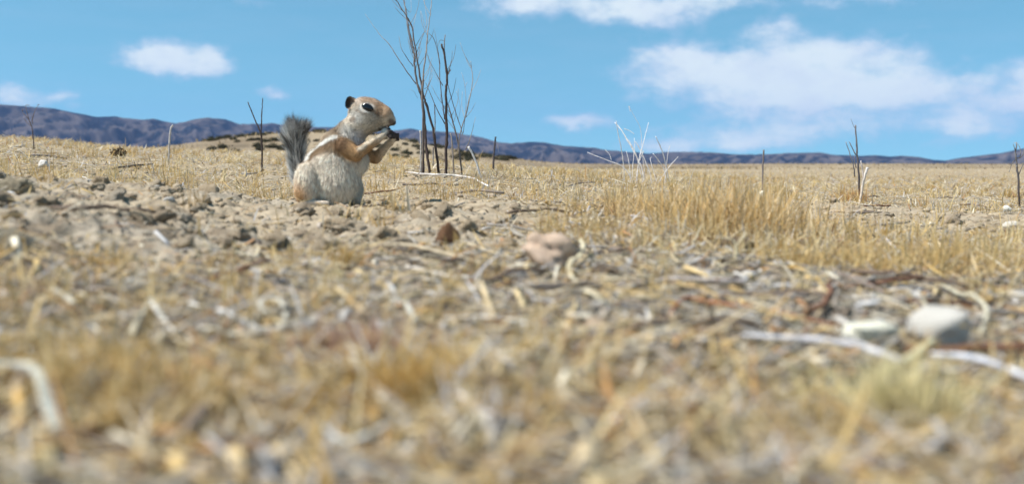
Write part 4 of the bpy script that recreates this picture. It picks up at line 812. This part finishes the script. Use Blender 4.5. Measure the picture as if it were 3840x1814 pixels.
O3 = np.array([584., 0, 0])                                     # drawing x that stands over the base point
def loc(P): return (np.asarray(P) - O3) * U
body = link('body', mesh_np('body', loc(SV), [SQ], SC), M_SKIN, sq)
# short fur
def fur(n):
    a, b, c_, d = (SV[SQ[:, k]] for k in range(4)); nr = np.cross(c_ - a, d - b); ar = np.linalg.norm(nr, axis=1); nr /= ar[:, None] + 1e-9
    f = rng.choice(len(SQ), n, p=ar / ar.sum()); u, v = rng.random((2, n, 1)); P = (a[f] * (1 - u) + b[f] * u) * (1 - v) + (d[f] * (1 - u) + c_[f] * u) * v; nn = nr[f]
    col, gd = coat(P)
    hd = (gd['head'] < np.minimum(gd['torso'], gd['arm'])) ; am = np.minimum(gd['arm'], gd['farm']) < np.minimum(gd['torso'], gd['head']) - 2; fin = np.minimum(gd['finger'], np.minimum(gd['hand'], gd['foot'])) < 8
    lg = gd['leg'] < gd['torso']
    flow = np.tile(np.array([-.45, 0, -.9]), (n, 1)); flow[hd] = (-.95, 0, -.25); flow[lg] = (-.1, 0, -1); flow[am] = (.8, .2, .5)
    belly = (P[:, 0] > 640) & ~hd & ~am; flow[belly] = (.1, 0, -1)
    flow = flow - (flow * nn).sum(1)[:, None] * nn; flow /= np.linalg.norm(flow, axis=1)[:, None] + 1e-6
    L = np.where(hd, 19, np.where(am, 18, np.where(lg, 34, 42))) * rng.uniform(.6, 1.3, n); L = np.where(fin, 4, L); L = np.where(P[:, 2] < 25, L * .5, L)
    L = np.where(np.hypot(P[:, 0] - 945, (P[:, 2] - (GZ - 243)) * 1.4) < 62, 3, L); L = np.where((P[:, 0] > 1080) & hd, 6, L)
    dr = flow + .45 * nn + rng.normal(0, .20, (n, 3)); dr /= np.linalg.norm(dr, axis=1)[:, None]; sd = np.cross(dr, nn); sd /= np.linalg.norm(sd, axis=1)[:, None] + 1e-6; wd = rng.uniform(1.0, 1.9, n)[:, None]
    m_ = P + dr * (L * .55)[:, None]; t = P + dr * L[:, None] - nn * (L * .12)[:, None]
    V = np.stack([P - sd * wd, P + sd * wd, m_ + sd * wd * .7, m_ - sd * wd * .7, t], 1).reshape(-1, 3); o = np.arange(n)[:, None] * 5
    col = col * np.clip(1 + .45 * n3(P / np.array([16., 16., 40.]), 821, 2), .6, 1.25)[:, None]; C = np.repeat(col[:, None] * (1 + .2 * rng.normal(0, 1, (n, 1, 1))).clip(.5, 1.4), 5, 1) * np.array([.82, .82, 1, 1, 1.1])[None, :, None]
    return V, [o + np.array([[0, 1, 2, 3]]), o + np.array([[3, 2, 4]])], C.reshape(-1, 3).clip(0, .95)
V, F, C = fur(70000); tag(link('fur', mesh_np('fur', loc(V), F, C), M_FUR, body), kind='stuff')
# eye, nose, ears, whiskers
def surf_y(x, zy):
    ys = np.arange(-260, 0, 2.); f = sdf(np.stack([np.full(len(ys), x), ys, np.full(len(ys), GZ - zy)], -1)); return ys[np.nonzero(f < 0)[0][0]]
def ball(name, c, r, rot, mtl, parent, sub=3):
    V, F = ico(sub); V = V * np.array(r); ca, sa = math.cos(rot), math.sin(rot); V = np.stack([V[:, 0] * ca + V[:, 2] * sa, V[:, 1], -V[:, 0] * sa + V[:, 2] * ca], -1)
    return link(name, mesh_np(name, loc(V + np.array(c)), [F]), mtl, parent)
ey = surf_y(945, 243); ball('eye', (945, ey + 8, GZ - 243), (57, 24, 40), .38, M_EYE, body); ball('eye', (945, -(ey + 8), GZ - 243), (57, 24, 40), .38, M_EYE, body)
ball('nose', (1160, 0, GZ - 368), (28, 32, 30), .5, M_NOSE, body)
def ear(sgn):
    nr, na = 7, 22; V, C = [], []; th = np.arange(na) / na * 2 * np.pi
    for side in (0, 1):
        for i in range(nr):
            rho = i / (nr - 1) * (1 if side == 0 else 1.0); wob = 1 + .05 * np.cos(3 * th); dep = -34 * rho ** 2.2 if side == 0 else -34 * rho ** 2.2 + 20 * (1 - rho ** 3) + 3
            x_ = 45 * rho * np.cos(th) * wob; z_ = 58 * rho * np.sin(th) * wob; ca, sa = math.cos(.22), math.sin(.22)
            V.append(np.stack([x_ * ca + z_ * sa + dep * -.12, np.full(na, dep), -x_ * sa + z_ * ca], -1))
            dk = np.clip(.5 - .9 * np.cos(th), 0, 1)[:, None]; inner = np.array([.20, .14, .11]) * (1 - dk) + np.array([.055, .04, .035]) * dk
            C.append(inner if (side == 0 and rho < .8) else (np.array([.34, .26, .20]) * (1 - dk) + np.array([.05, .038, .034]) * dk) * np.ones((na, 1)))
    V = np.concatenate(V); C = np.concatenate(C); Q = []
    for side in (0, 1):
        for i in range(nr - 1):
            for j in range(na):
                b0 = side * nr * na; q = [b0 + i * na + j, b0 + i * na + (j + 1) % na, b0 + (i + 1) * na + (j + 1) % na, b0 + (i + 1) * na + j]; Q.append(q if side else q[::-1])
    for j in range(na): Q.append([(nr - 1) * na + j, (nr - 1) * na + (j + 1) % na, (2 * nr - 1) * na + (j + 1) % na, (2 * nr - 1) * na + j])
    yy = surf_y(795, 215); V = V * np.array([1, sgn, 1]) + np.array([782, sgn * (yy + 4), GZ - 196])
    return link('ear', mesh_np('ear', loc(V), [np.array(Q)], C), M_SKIN, body)
ear(1); ear(-1)
wp, wr = [], []
for sg in (-1, 1):
    for k in range(6):
        s0 = np.array([1120 - 8 * (k % 3), sg * 52., GZ - 372 - 10 * (k // 2)]); s1 = s0 + np.array([-10 + 25 * (k % 3), sg * (60 + 15 * k), 35 - 22 * k]); wp.append(loc(np.array([s0, (s0 + s1) / 2 + [0, 0, 6], s1]))); wr.append([1.2 * U, .9 * U, .4 * U])
V, F, C = tubes(wp, wr, 4, 1, [(.25, .22, .2)] * len(wp)); link('whiskers', mesh_np('whiskers', V, F, C), M_FUR, body)
# bushy tail
def tail():
    ctr = spline([A_(350, 60, 1035), A_(300, 75, 950), A_(272, 85, 820), A_(262, 90, 680), A_(250, 90, 600), A_(254, 88, 530), A_(260, 86, 500)], 8); m_ = len(ctr)
    tt = np.linspace(0, 1, m_); core = tubes([ctr], [22 - 12 * tt], 8, 1, [np.tile([.20, .18, .17], (m_, 1))])
    n = 9500; s = 1 - rng.random(n) ** 1.25 * .999; i = np.minimum((s * (m_ - 1)).astype(int), m_ - 2); f = (s * (m_ - 1) - i)[:, None]; P = ctr[i] * (1 - f) + ctr[i + 1] * f
    ax = ctr[i + 1] - ctr[i]; ax /= np.linalg.norm(ax, axis=1)[:, None]; r_ = rng.normal(0, 1, (n, 3)); r_ -= (r_ * ax).sum(1)[:, None] * ax; r_ /= np.linalg.norm(r_, axis=1)[:, None]; r_ *= np.array([1, .75, 1])
    sp = (.55 + .30 * s)[:, None] * rng.uniform(.6, 1.25, (n, 1)); dr = r_ * sp + ax * 1.0 + rng.normal(0, .12, (n, 3)); dr /= np.linalg.norm(dr, axis=1)[:, None]
    L = np.interp(s, [0, .15, .5, 1], [75, 150, 225, 205]) * rng.uniform(.82, 1.08, n); L = L * np.where(s > .8, rng.uniform(.45, 1.1, n), 1)
    sd = np.cross(dr, rng.normal(0, 1, (n, 3))); sd /= np.linalg.norm(sd, axis=1)[:, None]; wd = rng.uniform(1.1, 2.0, n)[:, None]
    lev = np.array([0, .25, .47, .68, 1.0]); V = np.zeros((n, 9, 3)); C = np.zeros((n, 9, 3)); dk, lt, md = np.array([.045, .04, .04]), np.array([.85, .82, .77]), np.array([.46, .43, .39])
    for k, t in enumerate(lev):
        p = P + dr * (L * t)[:, None] + ax * (L * .18 * t * t)[:, None]; col = (dk * 2, lt * .85, dk, lt * .8, lt)[k] * np.ones((n, 1))
        if k == 4: col = np.where((s > .80)[:, None] & (rng.random(n) < .85)[:, None], dk * 1.2, col)
        if k == 3: col = np.where((s > .86)[:, None], dk * 1.6, col)
        col = col * (1 + .3 * rng.normal(0, 1, (n, 1))).clip(.4, 1.6)
        if k < 4: V[:, 2 * k] = p - sd * wd * (1 - .12 * k); V[:, 2 * k + 1] = p + sd * wd * (1 - .12 * k); C[:, 2 * k] = col; C[:, 2 * k + 1] = col
        else: V[:, 8] = p; C[:, 8] = col
    cl = np.clip(1.0 + 2.6 * n3((P + dr * (L * .75)[:, None]) / 34., 811, 2), .22, 1.35)[:, None, None]; C[:, 2:] *= cl   # clumps of dark and pale guard hair
    o = np.arange(n)[:, None] * 9; Q = np.concatenate([o + np.array([[2 * k, 2 * k + 1, 2 * k + 3, 2 * k + 2]]) for k in range(3)]); T = o + np.array([[6, 7, 8]])
    t_ = link('tail', mesh_np('tail', loc(core[0]), core[1], core[2]), M_SKIN, sq)
    tag(link('tail_fur', mesh_np('tail_fur', loc(V.reshape(-1, 3)), [Q, T], C.reshape(-1, 3).clip(.01, .9)), M_FUR, t_), kind='stuff')
tail()
V, F = lump(3, 901, .35); o = link('food_morsel', mesh_np('food_morsel', V * 26 * U, [F], np.tile([.05, .035, .03], (len(V), 1))), M_CLOD)
o.location = Vector(sq.location) + Vector(loc(np.array([1168., -4, GZ - 478]))); tag(o, 'small dark morsel of food held between the squirrel\'s paws', 'food')

# ------------------------------------------------------------------ haze
V = np.array([(x, y, z) for x in (-5200., 5200) for y in (-300., 6200) for z in (-90., 330)]); F = np.array([(0, 1, 3, 2), (4, 6, 7, 5), (0, 4, 5, 1), (2, 3, 7, 6), (0, 2, 6, 4), (1, 5, 7, 3)])
hz = link('haze', mesh_np('haze', V, [F], smooth=False)); tag(hz, 'faint blue summer haze over the plain', 'haze', kind='stuff')
mh = bpy.data.materials.new('haze_air'); mh.use_nodes = True; nt = mh.node_tree; nt.nodes.clear(); vol = nt.nodes.new('ShaderNodeVolumePrincipled'); mo = nt.nodes.new('ShaderNodeOutputMaterial')
vol.inputs['Color'].default_value = (.30, .50, 1.0, 1); vol.inputs['Density'].default_value = 6.5e-5; vol.inputs['Anisotropy'].default_value = 0.0
nt.links.new(vol.outputs[0], mo.inputs['Volume']); hz.data.materials.append(mh)
